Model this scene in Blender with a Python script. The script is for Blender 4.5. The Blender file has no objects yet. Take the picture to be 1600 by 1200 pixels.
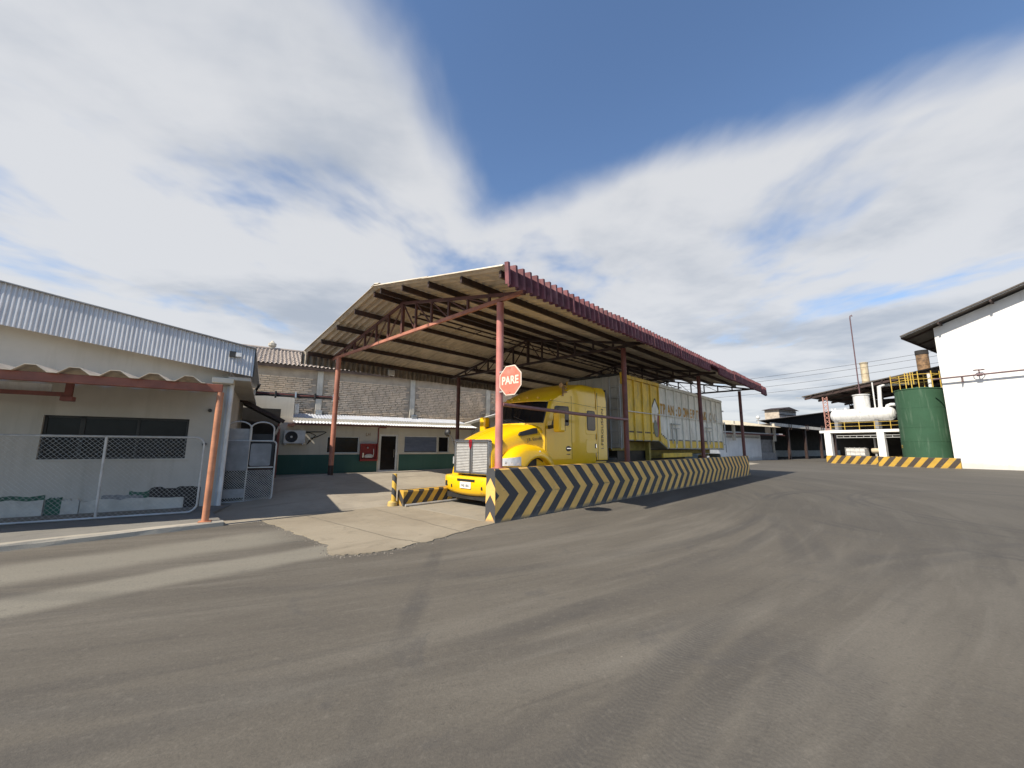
import bpy, bmesh, math, random
from mathutils import Matrix, Vector
random.seed(7)
R = math.radians
S = bpy.context.scene
COL = S.collection

# ------------------------------------------------------------------ camera
cam = bpy.data.cameras.new('camera'); co = bpy.data.objects.new('camera', cam); COL.objects.link(co)
cam.sensor_width = 36.0; cam.lens = 620.0 / 1600.0 * 36.0; cam.clip_start = 0.05; cam.clip_end = 2000
co.matrix_world = Matrix.Translation((0, 0, 1.6)) @ Matrix.Rotation(R(90) + math.atan(97 / 620.0), 4, 'X') @ Matrix.Rotation(R(0.33), 4, 'Z')
S.camera = co

# ------------------------------------------------------------------ world
SUN_EL = R(44); SUN_AZ = R(227)          # azimuth clockwise from +Y
wd = bpy.data.worlds.new('World'); S.world = wd; wd.use_nodes = True
nt = wd.node_tree; nt.nodes.clear()
def N(t, **k):
    n = nt.nodes.new(t)
    for a, b in k.items(): setattr(n, a, b)
    return n
def mth(op, a, b=None, c=None, clamp=False):
    n = N('ShaderNodeMath', operation=op); n.use_clamp = clamp
    for i, q in enumerate((a, b, c)):
        if q is None: continue
        if isinstance(q, (int, float)): n.inputs[i].default_value = q
        else: nt.links.new(q, n.inputs[i])
    return n.outputs[0]
def ramp(v, lo, hi):
    n = N('ShaderNodeMapRange'); n.interpolation_type = 'SMOOTHSTEP'
    nt.links.new(v, n.inputs[0]); n.inputs[1].default_value = lo; n.inputs[2].default_value = hi
    return n.outputs[0]
def mixc(f, a, b):
    n = N('ShaderNodeMix', data_type='RGBA')
    if isinstance(f, (int, float)): n.inputs[0].default_value = f
    else: nt.links.new(f, n.inputs[0])
    for i, q in ((6, a), (7, b)):
        if isinstance(q, tuple): n.inputs[i].default_value = (*q, 1)
        else: nt.links.new(q, n.inputs[i])
    return n.outputs[2]
sky = N('ShaderNodeTexSky', sky_type='NISHITA', sun_disc=False, sun_elevation=SUN_EL, sun_rotation=SUN_AZ)
sky.air_density = 1.0; sky.dust_density = 0.1; sky.ozone_density = 4.0
tc = N('ShaderNodeTexCoord'); sx = N('ShaderNodeSeparateXYZ'); nt.links.new(tc.outputs['Generated'], sx.inputs[0])
zz = mth('ADD', mth('MAXIMUM', sx.outputs[2], 0.0), 0.05)
px = mth('DIVIDE', sx.outputs[0], zz); py = mth('DIVIDE', sx.outputs[1], zz)
cb = N('ShaderNodeCombineXYZ'); nt.links.new(px, cb.inputs[0]); nt.links.new(py, cb.inputs[1])
def noise(scale, det, rough=0.5, rot=0, sc=(1, 1, 1), loc=(0, 0, 0), dist=0.0):
    m = N('ShaderNodeMapping'); m.inputs['Rotation'].default_value = (0, 0, rot); m.inputs['Scale'].default_value = sc; m.inputs['Location'].default_value = loc
    nt.links.new(cb.outputs[0], m.inputs[0])
    n = N('ShaderNodeTexNoise'); n.inputs['Scale'].default_value = scale; n.inputs['Detail'].default_value = det; n.inputs['Roughness'].default_value = rough
    n.inputs['Distortion'].default_value = dist
    nt.links.new(m.outputs[0], n.inputs['Vector']); return n.outputs[0]
d1 = mth('ADD', mth('MULTIPLY', px, 0.957), mth('ADD', mth('MULTIPLY', py, -0.291), 0.525))
d2 = mth('ADD', mth('MULTIPLY', px, -0.469), mth('ADD', mth('MULTIPLY', py, -0.883), 1.235))
wedge = mth('SMOOTH_MIN', d1, d2, 0.12)                      # >0 : open blue sky
n_big = noise(1.15, 5, 0.55, rot=0.5, sc=(1.0, 0.7, 1), loc=(3.1, 1.7, 0), dist=0.3)
n_fine = noise(2.6, 7, 0.55, rot=0.7, sc=(1.0, 0.55, 1), loc=(0.4, 2.2, 0), dist=0.5)
n_sh = noise(0.9, 6, 0.55, rot=-0.6, sc=(0.8, 1.1, 1), loc=(7.3, 4.4, 0), dist=0.2)
field = mth('ADD', mth('MULTIPLY', wedge, -1.7), mth('ADD', mth('MULTIPLY', mth('SUBTRACT', n_big, 0.5), 0.95), mth('MULTIPLY', mth('SUBTRACT', n_fine, 0.5), 0.30)))
field = mth('MINIMUM', field, mth('ADD', mth('MULTIPLY', mth('SUBTRACT', n_big, 0.37), 1.9), mth('MULTIPLY', mth('SUBTRACT', n_fine, 0.45), 0.55)))
hz = ramp(sx.outputs[2], 0.30, 0.02)
field = mth('ADD', field, mth('MULTIPLY', hz, 0.35))
cov = ramp(field, -0.16, 0.26)
shade = ramp(mth('ADD', n_sh, mth('MULTIPLY', mth('SUBTRACT', n_fine, 0.5), 0.25)), 0.43, 0.72)
ccol = mixc(shade, (4.2, 4.25, 4.35), (2.55, 2.8, 3.2))
skyc = mixc(mth('MULTIPLY', cov, 0.93), sky.outputs[0], ccol)
bg = N('ShaderNodeBackground'); bg.inputs[1].default_value = 0.13
out = N('ShaderNodeOutputWorld'); nt.links.new(skyc, bg.inputs[0]); nt.links.new(bg.outputs[0], out.inputs[0])

# ------------------------------------------------------------------ sun and exposure
sl = bpy.data.lights.new('sun', 'SUN'); sl.energy = 4.8; sl.angle = R(0.6); sl.color = (1.0, 0.92, 0.79)
so = bpy.data.objects.new('sun', sl); COL.objects.link(so)
sdir = Vector((math.sin(SUN_AZ) * math.cos(SUN_EL), math.cos(SUN_AZ) * math.cos(SUN_EL), math.sin(SUN_EL)))
so.rotation_euler = sdir.to_track_quat('Z', 'Y').to_euler(); so.location = sdir * 60
vs = S.view_settings; vs.view_transform = 'Standard'; vs.look = 'None'; vs.exposure = 0.45; vs.gamma = 1.0; vs.use_curve_mapping = False
S.render.engine = 'CYCLES'; S.cycles.max_bounces = 6; S.cycles.use_denoising = True

# ------------------------------------------------------------------ materials
MATS = {}
def base_mat(name):
    m = bpy.data.materials.new(name); m.use_nodes = True
    return m, m.node_tree, m.node_tree.nodes['Principled BSDF']
class G:
    """small node-graph helper for one material"""
    def __init__(s, m): s.t = m.node_tree; s.tc = None
    def n(s, t, **k):
        q = s.t.nodes.new(t)
        for a, b in k.items(): setattr(q, a, b)
        return q
    def l(s, a, b): s.t.links.new(a, b)
    def coord(s, rnd=False):
        if s.tc is None:
            s.tc = s.n('ShaderNodeTexCoord')
            o = s.tc.outputs['Object']
            if rnd:
                oi = s.n('ShaderNodeObjectInfo'); mu = s.n('ShaderNodeVectorMath', operation='SCALE')
                cbx = s.n('ShaderNodeCombineXYZ')
                for i in range(3): s.l(oi.outputs['Random'], cbx.inputs[i])
                s.l(cbx.outputs[0], mu.inputs[0]); mu.inputs['Scale'].default_value = 37.0
                ad = s.n('ShaderNodeVectorMath', operation='ADD'); s.l(o, ad.inputs[0]); s.l(mu.outputs[0], ad.inputs[1]); o = ad.outputs[0]
            s.o = o
        return s.o
    def noise(s, scale, det=4, rough=0.55, sc=(1, 1, 1), dist=0.0, rnd=False):
        mp = s.n('ShaderNodeMapping'); mp.inputs['Scale'].default_value = sc; s.l(s.coord(rnd), mp.inputs[0])
        q = s.n('ShaderNodeTexNoise'); q.inputs['Scale'].default_value = scale; q.inputs['Detail'].default_value = det; q.inputs['Roughness'].default_value = rough; q.inputs['Distortion'].default_value = dist
        s.l(mp.outputs[0], q.inputs['Vector']); return q.outputs[0]
    def math(s, op, a, b=None, c=None, clamp=False):
        q = s.n('ShaderNodeMath', operation=op); q.use_clamp = clamp
        for i, w in enumerate((a, b, c)):
            if w is None: continue
            if isinstance(w, (int, float)): q.inputs[i].default_value = w
            else: s.l(w, q.inputs[i])
        return q.outputs[0]
    def ramp(s, v, lo, hi, a=0.0, b=1.0):
        q = s.n('ShaderNodeMapRange'); q.interpolation_type = 'SMOOTHSTEP'; s.l(v, q.inputs[0])
        for i, w in enumerate((lo, hi, a, b)): q.inputs[i + 1].default_value = w
        return q.outputs[0]
    def mix(s, f, a, b, mode='MIX'):
        q = s.n('ShaderNodeMix', data_type='RGBA', blend_type=mode)
        if isinstance(f, (int, float)): q.inputs[0].default_value = f
        else: s.l(f, q.inputs[0])
        for i, w in ((6, a), (7, b)):
            if isinstance(w, tuple): q.inputs[i].default_value = (*w[:3], 1)
            else: s.l(w, q.inputs[i])
        return q.outputs[2]
    def bump(s, h, strength, dist, bs):
        q = s.n('ShaderNodeBump'); q.inputs['Strength'].default_value = strength; q.inputs['Distance'].default_value = dist
        s.l(h, q.inputs['Height']); s.l(q.outputs[0], bs.inputs['Normal'])
    def sep(s):
        q = s.n('ShaderNodeSeparateXYZ'); s.l(s.coord(), q.inputs[0]); return q.outputs

def mat(name, col, rough=0.7, metal=0.0, var=0.18, scale=1.5, dirt=None, dirt_amt=0.0, dirt_sc=(1, 1, 1), bump=0.0, bscale=60, coat=0.0, rnd=True, dscale=3.0, spec=0.5):
    if name in MATS: return MATS[name]
    m, t, b = base_mat(name); g = G(m)
    n1 = g.noise(scale, 5, 0.6, rnd=rnd)
    dark = tuple(c * (1 - var) for c in col); lite = tuple(min(1, c * (1 + var)) for c in col)
    c = g.mix(g.ramp(n1, 0.3, 0.7), dark, lite)
    if dirt:
        n2 = g.noise(dscale, 6, 0.65, sc=dirt_sc, dist=0.4, rnd=rnd)
        c = g.mix(g.math('MULTIPLY', g.ramp(n2, 0.45, 0.75), dirt_amt), c, dirt)
    g.l(c, b.inputs['Base Color']); b.inputs['Roughness'].default_value = rough; b.inputs['Metallic'].default_value = metal
    b.inputs['Specular IOR Level'].default_value = spec
    if coat: b.inputs['Coat Weight'].default_value = coat; b.inputs['Coat Roughness'].default_value = 0.05
    if bump: g.bump(g.noise(bscale, 3, 0.6, rnd=rnd), bump, 0.01, b)
    MATS[name] = m; return m

def m_asphalt():
    m, t, b = base_mat('asphalt'); g = G(m); x, y, z = g.sep()
    big = g.noise(0.16, 5, 0.6, sc=(1, 1.0, 1), dist=0.6)
    dxr = g.math('ADD', x, 11.0); dyr = g.math('SUBTRACT', y, 24.0)
    ang = g.math('ARCTAN2', dyr, dxr); rad = g.math('SQRT', g.math('ADD', g.math('MULTIPLY', dxr, dxr), g.math('MULTIPLY', dyr, dyr)))
    def streak(fr_, fa, det, dist, off):
        cv = g.n('ShaderNodeCombineXYZ'); g.l(g.math('MULTIPLY', rad, fr_), cv.inputs[0]); g.l(g.math('MULTIPLY', ang, fa), cv.inputs[1]); cv.inputs[2].default_value = off
        sn = g.n('ShaderNodeTexNoise'); sn.inputs['Scale'].default_value = 1.0; sn.inputs['Detail'].default_value = det; sn.inputs['Roughness'].default_value = 0.62; sn.inputs['Distortion'].default_value = dist; g.l(cv.outputs[0], sn.inputs['Vector']); return sn.outputs[0]
    stre = streak(1.1, 3.0, 6, 0.4, 0.0); stre2 = streak(4.5, 9.0, 5, 0.6, 5.0)
    fine = g.noise(55, 4, 0.7); grit = g.noise(240, 2, 0.6)
    c = g.mix(g.ramp(big, 0.3, 0.7), (0.112, 0.099, 0.081), (0.148, 0.131, 0.106))
    c = g.mix(g.ramp(stre, 0.47, 0.66, 0, 0.45), c, (0.20, 0.18, 0.148)); c = g.mix(g.ramp(stre, 0.47, 0.30, 0, 0.42), c, (0.074, 0.067, 0.061))
    c = g.mix(g.ramp(stre2, 0.52, 0.72, 0, 0.4), c, (0.195, 0.177, 0.147)); c = g.mix(g.ramp(stre2, 0.46, 0.28, 0, 0.35), c, (0.07, 0.064, 0.058))
    dark_right = g.ramp(g.math('ADD', x, g.math('MULTIPLY', g.math('SUBTRACT', g.noise(0.2, 3, 0.5), 0.5), 6.0)), 3.0, 9.0, 0, 0.42); c = g.mix(dark_right, c, (0.066, 0.062, 0.055))  # asphalt gets darker towards the right
    # pale dust lying in two streaks beside the kerb
    def band(nx, ny, d, w, soft, x0, x1):
        q = g.math('ADD', g.math('MULTIPLY', x, nx), g.math('MULTIPLY', y, ny))
        q = g.math('ADD', q, g.math('MULTIPLY', g.math('SUBTRACT', g.noise(0.5, 3, 0.5), 0.5), 0.5))
        q = g.math('ABSOLUTE', g.math('SUBTRACT', q, d))
        al = g.math('ADD', g.math('MULTIPLY', x, ny), g.math('MULTIPLY', y, -nx))
        return g.math('MULTIPLY', g.ramp(q, w + soft, w), g.math('MULTIPLY', g.ramp(al, x0, x0 + 2.5), g.ramp(al, x1, x1 - 1.2)))
    hx, hy = -0.72, 0.694
    dust = g.math('MAXIMUM', band(hx, hy, 6.55, 0.22, 0.28, -18, 4.2), band(hx, hy, 8.1, 0.30, 0.5, -18, 3.2))
    c = g.mix(g.math('MULTIPLY', dust, 0.62), c, (0.29, 0.268, 0.215))
    # tyre marks: arcs swept by turning trucks
    marks = None
    for cx, cy, r, w, amt, tread in ((-5.4, 19.4, 14.9, 0.10, 0.5, 0), (-5.4, 19.4, 16.9, 0.10, 0.45, 0), (-15.2, 26.8, 27.6, 0.10, 0.45, 0), (-15.2, 26.8, 29.5, 0.10, 0.4, 0), (10.2, -5.3, 12.42, 0.10, 0.8, 1), (10.2, -5.3, 12.05, 0.10, 0.7, 1), (-18.6, 20.4, 26.9, 0.11, 0.7, 1), (-18.6, 20.4, 27.25, 0.10, 0.55, 1), (13.4, 9.1, 6.36, 0.07, 0.85, 0), (13.4, 9.1, 6.66, 0.07, 0.8, 0), (13.4, 9.1, 4.5, 0.07, 0.6, 0), (16, 9.5, 6.0, 0.06, 0.7, 0), (16, 9.5, 6.3, 0.06, 0.65, 0), (-248.7, -15.5, 248.53, 0.07, 0.7, 0)):
        dx = g.math('SUBTRACT', x, cx); dy = g.math('SUBTRACT', y, cy)
        rr = g.math('SQRT', g.math('ADD', g.math('MULTIPLY', dx, dx), g.math('MULTIPLY', dy, dy)))
        q = g.ramp(g.math('ABSOLUTE', g.math('SUBTRACT', rr, r)), w * 2.0, w * 0.6, 0, amt)
        if tread:
            an = g.math('MULTIPLY', g.math('ARCTAN2', dy, dx), r); wv = g.math('SINE', g.math('ADD', g.math('MULTIPLY', an, 150.0), g.math('MULTIPLY', g.math('ABSOLUTE', g.math('SUBTRACT', rr, r)), 60.0)))
            q = g.math('MULTIPLY', q, g.ramp(wv, -0.6, 0.6, 0.6, 1.0))
        marks = q if marks is None else g.math('MAXIMUM', marks, q)
    marks = g.math('MULTIPLY', marks, g.ramp(g.noise(0.33, 4, 0.6), 0.33, 0.6, 0.0, 0.68))
    c = g.mix(marks, c, (0.06, 0.057, 0.055))
    patch = g.noise(0.9, 6, 0.7, dist=1.2)
    c = g.mix(g.ramp(patch, 0.56, 0.70, 0, 0.45), c, (0.085, 0.08, 0.075))
    spk = g.noise(38, 2, 0.5); c = g.mix(g.ramp(spk, 0.70, 0.78, 0, 0.4), c, (0.21, 0.19, 0.165))
    mid = g.noise(16, 6, 0.7); c = g.mix(g.ramp(mid, 0.52, 0.72, 0, 0.32), c, (0.21, 0.188, 0.155)); c = g.mix(g.ramp(mid, 0.46, 0.28, 0, 0.4), c, (0.06, 0.055, 0.049))
    c = g.mix(g.ramp(fine, 0.3, 0.75, 0, 0.6), c, g.mix(0.5, c, (0.03, 0.03, 0.03)))
    g.l(c, b.inputs['Base Color'])
    b.inputs['Roughness'].default_value = 0.88; b.inputs['Specular IOR Level'].default_value = 0.25
    g.bump(g.math('ADD', g.math('MULTIPLY', fine, 0.6), g.math('ADD', g.math('MULTIPLY', grit, 0.4), g.math('MULTIPLY', patch, 1.2))), 0.5, 0.012, b)
    return m
def m_concrete(name, a, bcol, joint=None):
    m, t, b = base_mat(name); g = G(m)
    n1 = g.noise(0.5, 6, 0.65, dist=0.5); n2 = g.noise(3.5, 6, 0.7, dist=0.6); n3 = g.noise(70, 3, 0.6)
    c = g.mix(g.ramp(n1, 0.3, 0.7), a, bcol)
    c = g.mix(g.ramp(n2, 0.52, 0.75, 0, 0.5), c, tuple(q * 0.62 for q in a))
    c = g.mix(g.ramp(n3, 0.3, 0.75, 0, 0.3), c, tuple(q * 0.6 for q in a))
    st = g.noise(0.8, 5, 0.6, sc=(0.3, 2.2, 1)); c = g.mix(g.ramp(st, 0.55, 0.7, 0, 0.4), c, tuple(q * 0.5 for q in a))
    g.l(c, b.inputs['Base Color']); b.inputs['Roughness'].default_value = 0.9; b.inputs['Specular IOR Level'].default_value = 0.2
    g.bump(g.math('ADD', n3, g.math('MULTIPLY', n2, 2)), 0.35, 0.01, b)
    return m
def m_stripes(name, mode, yel, blk, period, p0, worn=0.25):
    """painted warning bands on concrete. chevron: along object x; diag: slanted bars"""
    m, t, b = base_mat(name); g = G(m); x, y, z = g.sep()
    wob = g.math('MULTIPLY', g.math('SUBTRACT', g.noise(5, 3, 0.5), 0.5), 0.035)
    if mode == 'chevron':
        q = g.math('ADD', x, g.math('MULTIPLY', g.math('ABSOLUTE', g.math('SUBTRACT', z, 0.55)), 1.08))
        geo = g.n('ShaderNodeNewGeometry'); vt = g.n('ShaderNodeVectorTransform', vector_type='NORMAL', convert_from='WORLD', convert_to='OBJECT')
        g.l(geo.outputs['True Normal'], vt.inputs[0]); sp = g.n('ShaderNodeSeparateXYZ'); g.l(vt.outputs[0], sp.inputs[0])
        isend = g.math('GREATER_THAN', g.math('ABSOLUTE', sp.outputs[0]), 0.75)
        q2 = g.math('ADD', g.math('ADD', z, g.math('MULTIPLY', g.math('ABSOLUTE', g.math('SUBTRACT', y, 0.15)), 1.4)), -0.62 + 0.06)
        mq = g.n('ShaderNodeMix', data_type='FLOAT'); g.l(isend, mq.inputs[0])
        g.l(g.math('FRACT', g.math('DIVIDE', g.math('ADD', g.math('SUBTRACT', q, p0), 61.5), period)), mq.inputs[2])
        g.l(g.math('FRACT', g.math('DIVIDE', g.math('ADD', q2, 7.0), 0.70)), mq.inputs[3]); fr = mq.outputs[0]
        fr = g.math('ADD', fr, wob)
    elif mode == 'diag':
        q = g.math('ADD', g.math('SUBTRACT', x, g.math('MULTIPLY', z, 0.75)), g.math('MULTIPLY', y, 0.75))
        fr = g.math('FRACT', g.math('DIVIDE', g.math('ADD', g.math('ADD', q, wob), 60.0 + p0), period))
    else:
        q = g.math('ADD', z, g.math('MULTIPLY', x, 1.2)); fr = g.math('FRACT', g.math('DIVIDE', g.math('ADD', q, 10.0 + p0), period))
    ed = g.ramp(g.math('ABSOLUTE', g.math('SUBTRACT', fr, 0.26)), 0.255, 0.245)
    n1 = g.noise(1.3, 5, 0.6)
    yc = g.mix(g.ramp(n1, 0.3, 0.7), tuple(q * 0.85 for q in yel), tuple(min(1, q * 1.1) for q in yel))
    c = g.mix(ed, blk, yc)
    we = g.noise(2.2, 8, 0.72, dist=0.8)
    c = g.mix(g.ramp(we, 0.60, 0.70, 0, worn), c, (0.30, 0.27, 0.22))
    lo = g.math('ADD', z, g.math('MULTIPLY', g.math('SUBTRACT', g.noise(3, 5, 0.6), 0.5), 0.22))
    c = g.mix(g.ramp(lo, 0.10, 0.0, 0, 0.75), c, (0.16, 0.145, 0.125))
    sc = g.noise(14, 6, 0.75, sc=(0.4, 1, 1.4)); c = g.mix(g.ramp(sc, 0.60, 0.72, 0, 0.6), c, (0.13, 0.115, 0.09))
    rub = g.noise(1.6, 6, 0.7, sc=(0.35, 1, 3.2), dist=0.5); zb_ = g.math('MULTIPLY', g.ramp(z, 0.15, 0.35), g.ramp(z, 1.0, 0.7)); c = g.mix(g.math('MULTIPLY', g.ramp(rub, 0.58, 0.70, 0, 0.5), zb_), c, (0.07, 0.065, 0.06))
    chip = g.noise(22, 4, 0.7); c = g.mix(g.ramp(chip, 0.66, 0.70, 0, 0.6), c, (0.36, 0.33, 0.28))
    g.l(c, b.inputs['Base Color']); b.inputs['Roughness'].default_value = 0.75
    g.bump(g.math('ADD', g.noise(35, 4, 0.6), g.math('MULTIPLY', g.noise(5, 4, 0.6), 2)), 0.35, 0.01, b)
    return m
def m_wall_streak(name, col, stain, amt, low=None):
    """painted render with vertical run-off stains"""
    m, t, b = base_mat(name); g = G(m); x, y, z = g.sep()
    n1 = g.noise(0.7, 6, 0.6); c = g.mix(g.ramp(n1, 0.3, 0.7), tuple(q * 0.9 for q in col), tuple(min(1, q * 1.06) for q in col))
    st = g.noise(2.0, 6, 0.65, sc=(1.6, 1.6, 0.14)); c = g.mix(g.ramp(st, 0.5, 0.75, 0, amt), c, stain)
    if low is not None:
        lo = g.math('ADD', z, g.math('MULTIPLY', g.math('SUBTRACT', g.noise(1.6, 6, 0.7), 0.5), 0.8))
        c = g.mix(g.ramp(lo, low + 0.35, low, 0, 0.6), c, stain)
    g.l(c, b.inputs['Base Color']); b.inputs['Roughness'].default_value = 0.85; b.inputs['Specular IOR Level'].default_value = 0.3
    g.bump(g.noise(45, 4, 0.6), 0.18, 0.01, b)
    return m

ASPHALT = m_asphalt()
APRON = m_concrete('apron_concrete', (0.255, 0.215, 0.157), (0.345, 0.297, 0.222))
YARDC = m_concrete('yard_concrete', (0.29, 0.253, 0.20), (0.385, 0.338, 0.265))
PAVEC = m_concrete('pavement_concrete', (0.20, 0.19, 0.17), (0.26, 0.245, 0.215))
KERBC = m_concrete('kerb_concrete', (0.36, 0.325, 0.265), (0.46, 0.415, 0.34))
DECKC = m_concrete('deck_concrete', (0.27, 0.24, 0.19), (0.33, 0.295, 0.235))
CHEV = m_stripes('chevron_paint', 'chevron', (0.86, 0.50, 0.135), (0.055, 0.055, 0.058), 0.616, 0.635, 0.42)
DIAG = m_stripes('diagonal_paint', 'diag', (0.60, 0.35, 0.05), (0.05, 0.043, 0.036), 0.335, 0.1, 0.45)
DIAG2 = m_stripes('bund_paint', 'diag', (0.50, 0.30, 0.04), (0.06, 0.045, 0.035), 0.80, 0.3, 0.45)
BOLL = m_stripes('bollard_paint', 'band', (0.62, 0.38, 0.05), (0.04, 0.04, 0.04), 0.36, 0.02, 0.35)
REDOX = mat('red_oxide_steel', (0.17, 0.055, 0.045), 0.6, 0, 0.25, 3, (0.10, 0.045, 0.035), 0.6, (3, 3, 0.6), bump=0.1)
PINKST = mat('faded_red_steel', (0.50, 0.185, 0.155), 0.55, 0, 0.18, 2, (0.60, 0.34, 0.31), 0.55, (1, 1, 0.5), bump=0.08)
ORANGE = mat('orange_primer_steel', (0.50, 0.215, 0.115), 0.5, 0, 0.18, 3, (0.25, 0.09, 0.05), 0.5, (1, 1, 3), bump=0.06)
DARKST = mat('dark_brown_steel', (0.038, 0.021, 0.018), 0.6, 0, 0.3, 3, (0.085, 0.042, 0.03), 0.5, bump=0.08)
FIBRE = mat('fibre_cement', (0.60, 0.52, 0.41), 0.9, 0, 0.16, 1.2, (0.25, 0.20, 0.15), 0.6, (3, 0.35, 1), bump=0.15, bscale=90)
FIBRE_M = mat('maroon_fibre_cement', (0.155, 0.042, 0.047), 0.72, 0, 0.35, 5, (0.30, 0.17, 0.165), 0.5, (4, 1, 0.5), bump=0.15, bscale=90)
FIBRE_W = mat('weathered_fibre_cement', (0.27, 0.23, 0.185), 0.9, 0, 0.3, 4, (0.12, 0.095, 0.07), 0.8, (4, 1, 0.4), bump=0.2)
ZINC = mat('zinc_sheet', (0.54, 0.545, 0.56), 0.5, 0.15, 0.08, 1.5, (0.33, 0.33, 0.36), 0.5, (2, 2, 0.3))
WHITESH = mat('white_painted_sheet', (0.72, 0.72, 0.71), 0.5, 0.0, 0.08, 2, (0.45, 0.42, 0.38), 0.5, (3, 0.6, 1))
CREAM = m_wall_streak('cream_render', (0.62, 0.575, 0.48), (0.42, 0.37, 0.29), 0.35)
BWALL = m_wall_streak('off_white_render', (0.49, 0.465, 0.42), (0.33, 0.305, 0.26), 0.45)
WHITEW = m_wall_streak('white_render', (0.80, 0.79, 0.765), (0.50, 0.47, 0.42), 0.35, 0.25)
PLASTER = mat('patched_plaster', (0.55, 0.53, 0.48), 0.9, 0, 0.15, 2.5, (0.34, 0.32, 0.29), 0.6, bump=0.5, bscale=12)
GREEN = m_wall_streak('green_dado', (0.050, 0.115, 0.095), (0.08, 0.14, 0.12), 0.35)
DKGREEN = mat('old_green_paint', (0.03, 0.10, 0.065), 0.8, 0, 0.3, 4)
BRICK = mat('grey_brick', (0.66, 0.515, 0.365), 0.95, 0, 0.16, 2.0, (0.40, 0.32, 0.24), 0.5, bump=0.4, bscale=25, dscale=1.2)
MORTAR = mat('mortar', (0.40, 0.33, 0.25), 0.95, 0, 0.15, 2, bump=0.3, bscale=30)
PILAST = mat('pilaster_concrete', (0.52, 0.475, 0.39), 0.9, 0, 0.18, 1.5, (0.30, 0.27, 0.22), 0.5, (3, 3, 0.3), bump=0.3, bscale=25)
TILE = mat('weathered_roof_tile', (0.36, 0.30, 0.255), 0.9, 0, 0.3, 3, (0.20, 0.16, 0.13), 0.6)
TRUCKY = mat('yellow_truck_paint', (0.88, 0.52, 0.003), 0.34, 0, 0.04, 1, (0.62, 0.40, 0.03), 0.35, (1, 1, 0.6), coat=0.35, rnd=False, dscale=1.5)
TYEL = mat('dirty_yellow_paint', (0.76, 0.475, 0.035), 0.55, 0, 0.16, 1.8, (0.30, 0.22, 0.09), 0.7, (2, 2, 0.45))
TWHITE = mat('dirty_white_paint', (0.77, 0.71, 0.60), 0.55, 0, 0.10, 1.6, (0.34, 0.28, 0.20), 0.7, (2, 2, 0.4))
TGREY = mat('grey_bulkhead', (0.42, 0.405, 0.355), 0.6, 0, 0.12, 1.3, (0.20, 0.18, 0.15), 0.5, (2, 2, 0.4))
OLIVE = mat('dirty_yellow_chassis', (0.30, 0.215, 0.035), 0.7, 0, 0.3, 3, (0.08, 0.065, 0.04), 0.7)
BLACKP = mat('black_plastic', (0.02, 0.02, 0.021), 0.5, 0, 0.2, 4)
BLACKM = mat('black_steel', (0.025, 0.024, 0.023), 0.55, 0, 0.3, 4)
RUBBER = mat('rubber', (0.028, 0.027, 0.026), 0.85, 0, 0.25, 6)
CHROME = mat('chrome', (0.78, 0.78, 0.79), 0.16, 1.0, 0.05, 2)
ALU = mat('brushed_aluminium', (0.62, 0.62, 0.61), 0.34, 1.0, 0.08, 4)
SILVER = mat('silver_tank_paint', (0.74, 0.74, 0.73), 0.38, 0.1, 0.06, 2, (0.40, 0.38, 0.35), 0.5, (2, 2, 0.4))
GALV = mat('galvanised_pipe', (0.47, 0.465, 0.45), 0.5, 0.35, 0.15, 5)
GLASS = mat('dark_glass', (0.010, 0.011, 0.013), 0.05, 0, 0.1, 1, spec=0.28, rnd=False)
GLASSB = mat('dusty_dark_glass', (0.012, 0.012, 0.014), 0.22, 0, 0.3, 2, spec=0.16)
LENS = mat('clear_lamp_lens', (0.78, 0.79, 0.80), 0.12, 0.2, 0.12, 9, coat=1.0)
AMBER = mat('amber_lens', (0.75, 0.40, 0.03), 0.25, 0, 0.1, 9)
SIGNR = mat('faded_red_sign', (0.60, 0.165, 0.11), 0.55, 0, 0.10, 4, (0.66, 0.33, 0.26), 0.7)
SIGNW = mat('sign_white', (0.78, 0.64, 0.53), 0.6, 0, 0.06, 4)
CABRED = mat('fire_cabinet_red', (0.24, 0.014, 0.014), 0.5, 0, 0.2, 4)
PIPERED = mat('red_pipe', (0.20, 0.03, 0.028), 0.5, 0, 0.2, 4)
TANKG = m_wall_streak('green_tank_paint', (0.038, 0.095, 0.053), (0.13, 0.19, 0.135), 0.75)
YELRAIL = mat('yellow_rail_paint', (0.52, 0.35, 0.06), 0.5, 0, 0.15, 5)
RUSTST = mat('rusty_stack', (0.26, 0.16, 0.085), 0.85, 0, 0.4, 3, (0.05, 0.042, 0.04), 0.8, (1, 1, 0.5))
BEIGEST = mat('beige_stack', (0.52, 0.44, 0.30), 0.7, 0, 0.2, 2, (0.30, 0.22, 0.14), 0.6, (1, 1, 0.4))
DARKROOF = mat('dark_old_roof', (0.10, 0.085, 0.075), 0.85, 0, 0.25, 1.5)
SOOT_SHADE = mat('soot_and_shade', (0.032, 0.029, 0.027), 0.95, 0, 0.25, 1.5)  # near-black: soot on the stack rim, painted shade in dark interiors
GREYSH = mat('grey_sheet_metal', (0.20, 0.205, 0.215), 0.55, 0.2, 0.12, 3, (0.36, 0.36, 0.37), 0.4)
GREYPANEL = mat('grey_light_panel', (0.30, 0.30, 0.30), 0.7, 0, 0.15, 3)
MAROONP = mat('maroon_pipe', (0.12, 0.065, 0.072), 0.5, 0, 0.15, 4)
TEXTO = mat('faded_orange_lettering', (0.50, 0.24, 0.02), 0.6, 0, 0.25, 6)
TEXTB = mat('dark_lettering', (0.10, 0.06, 0.03), 0.6, 0, 0.2, 6)
TEXTK = mat('black_lettering', (0.03, 0.03, 0.035), 0.6, 0, 0.2, 6)
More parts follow.
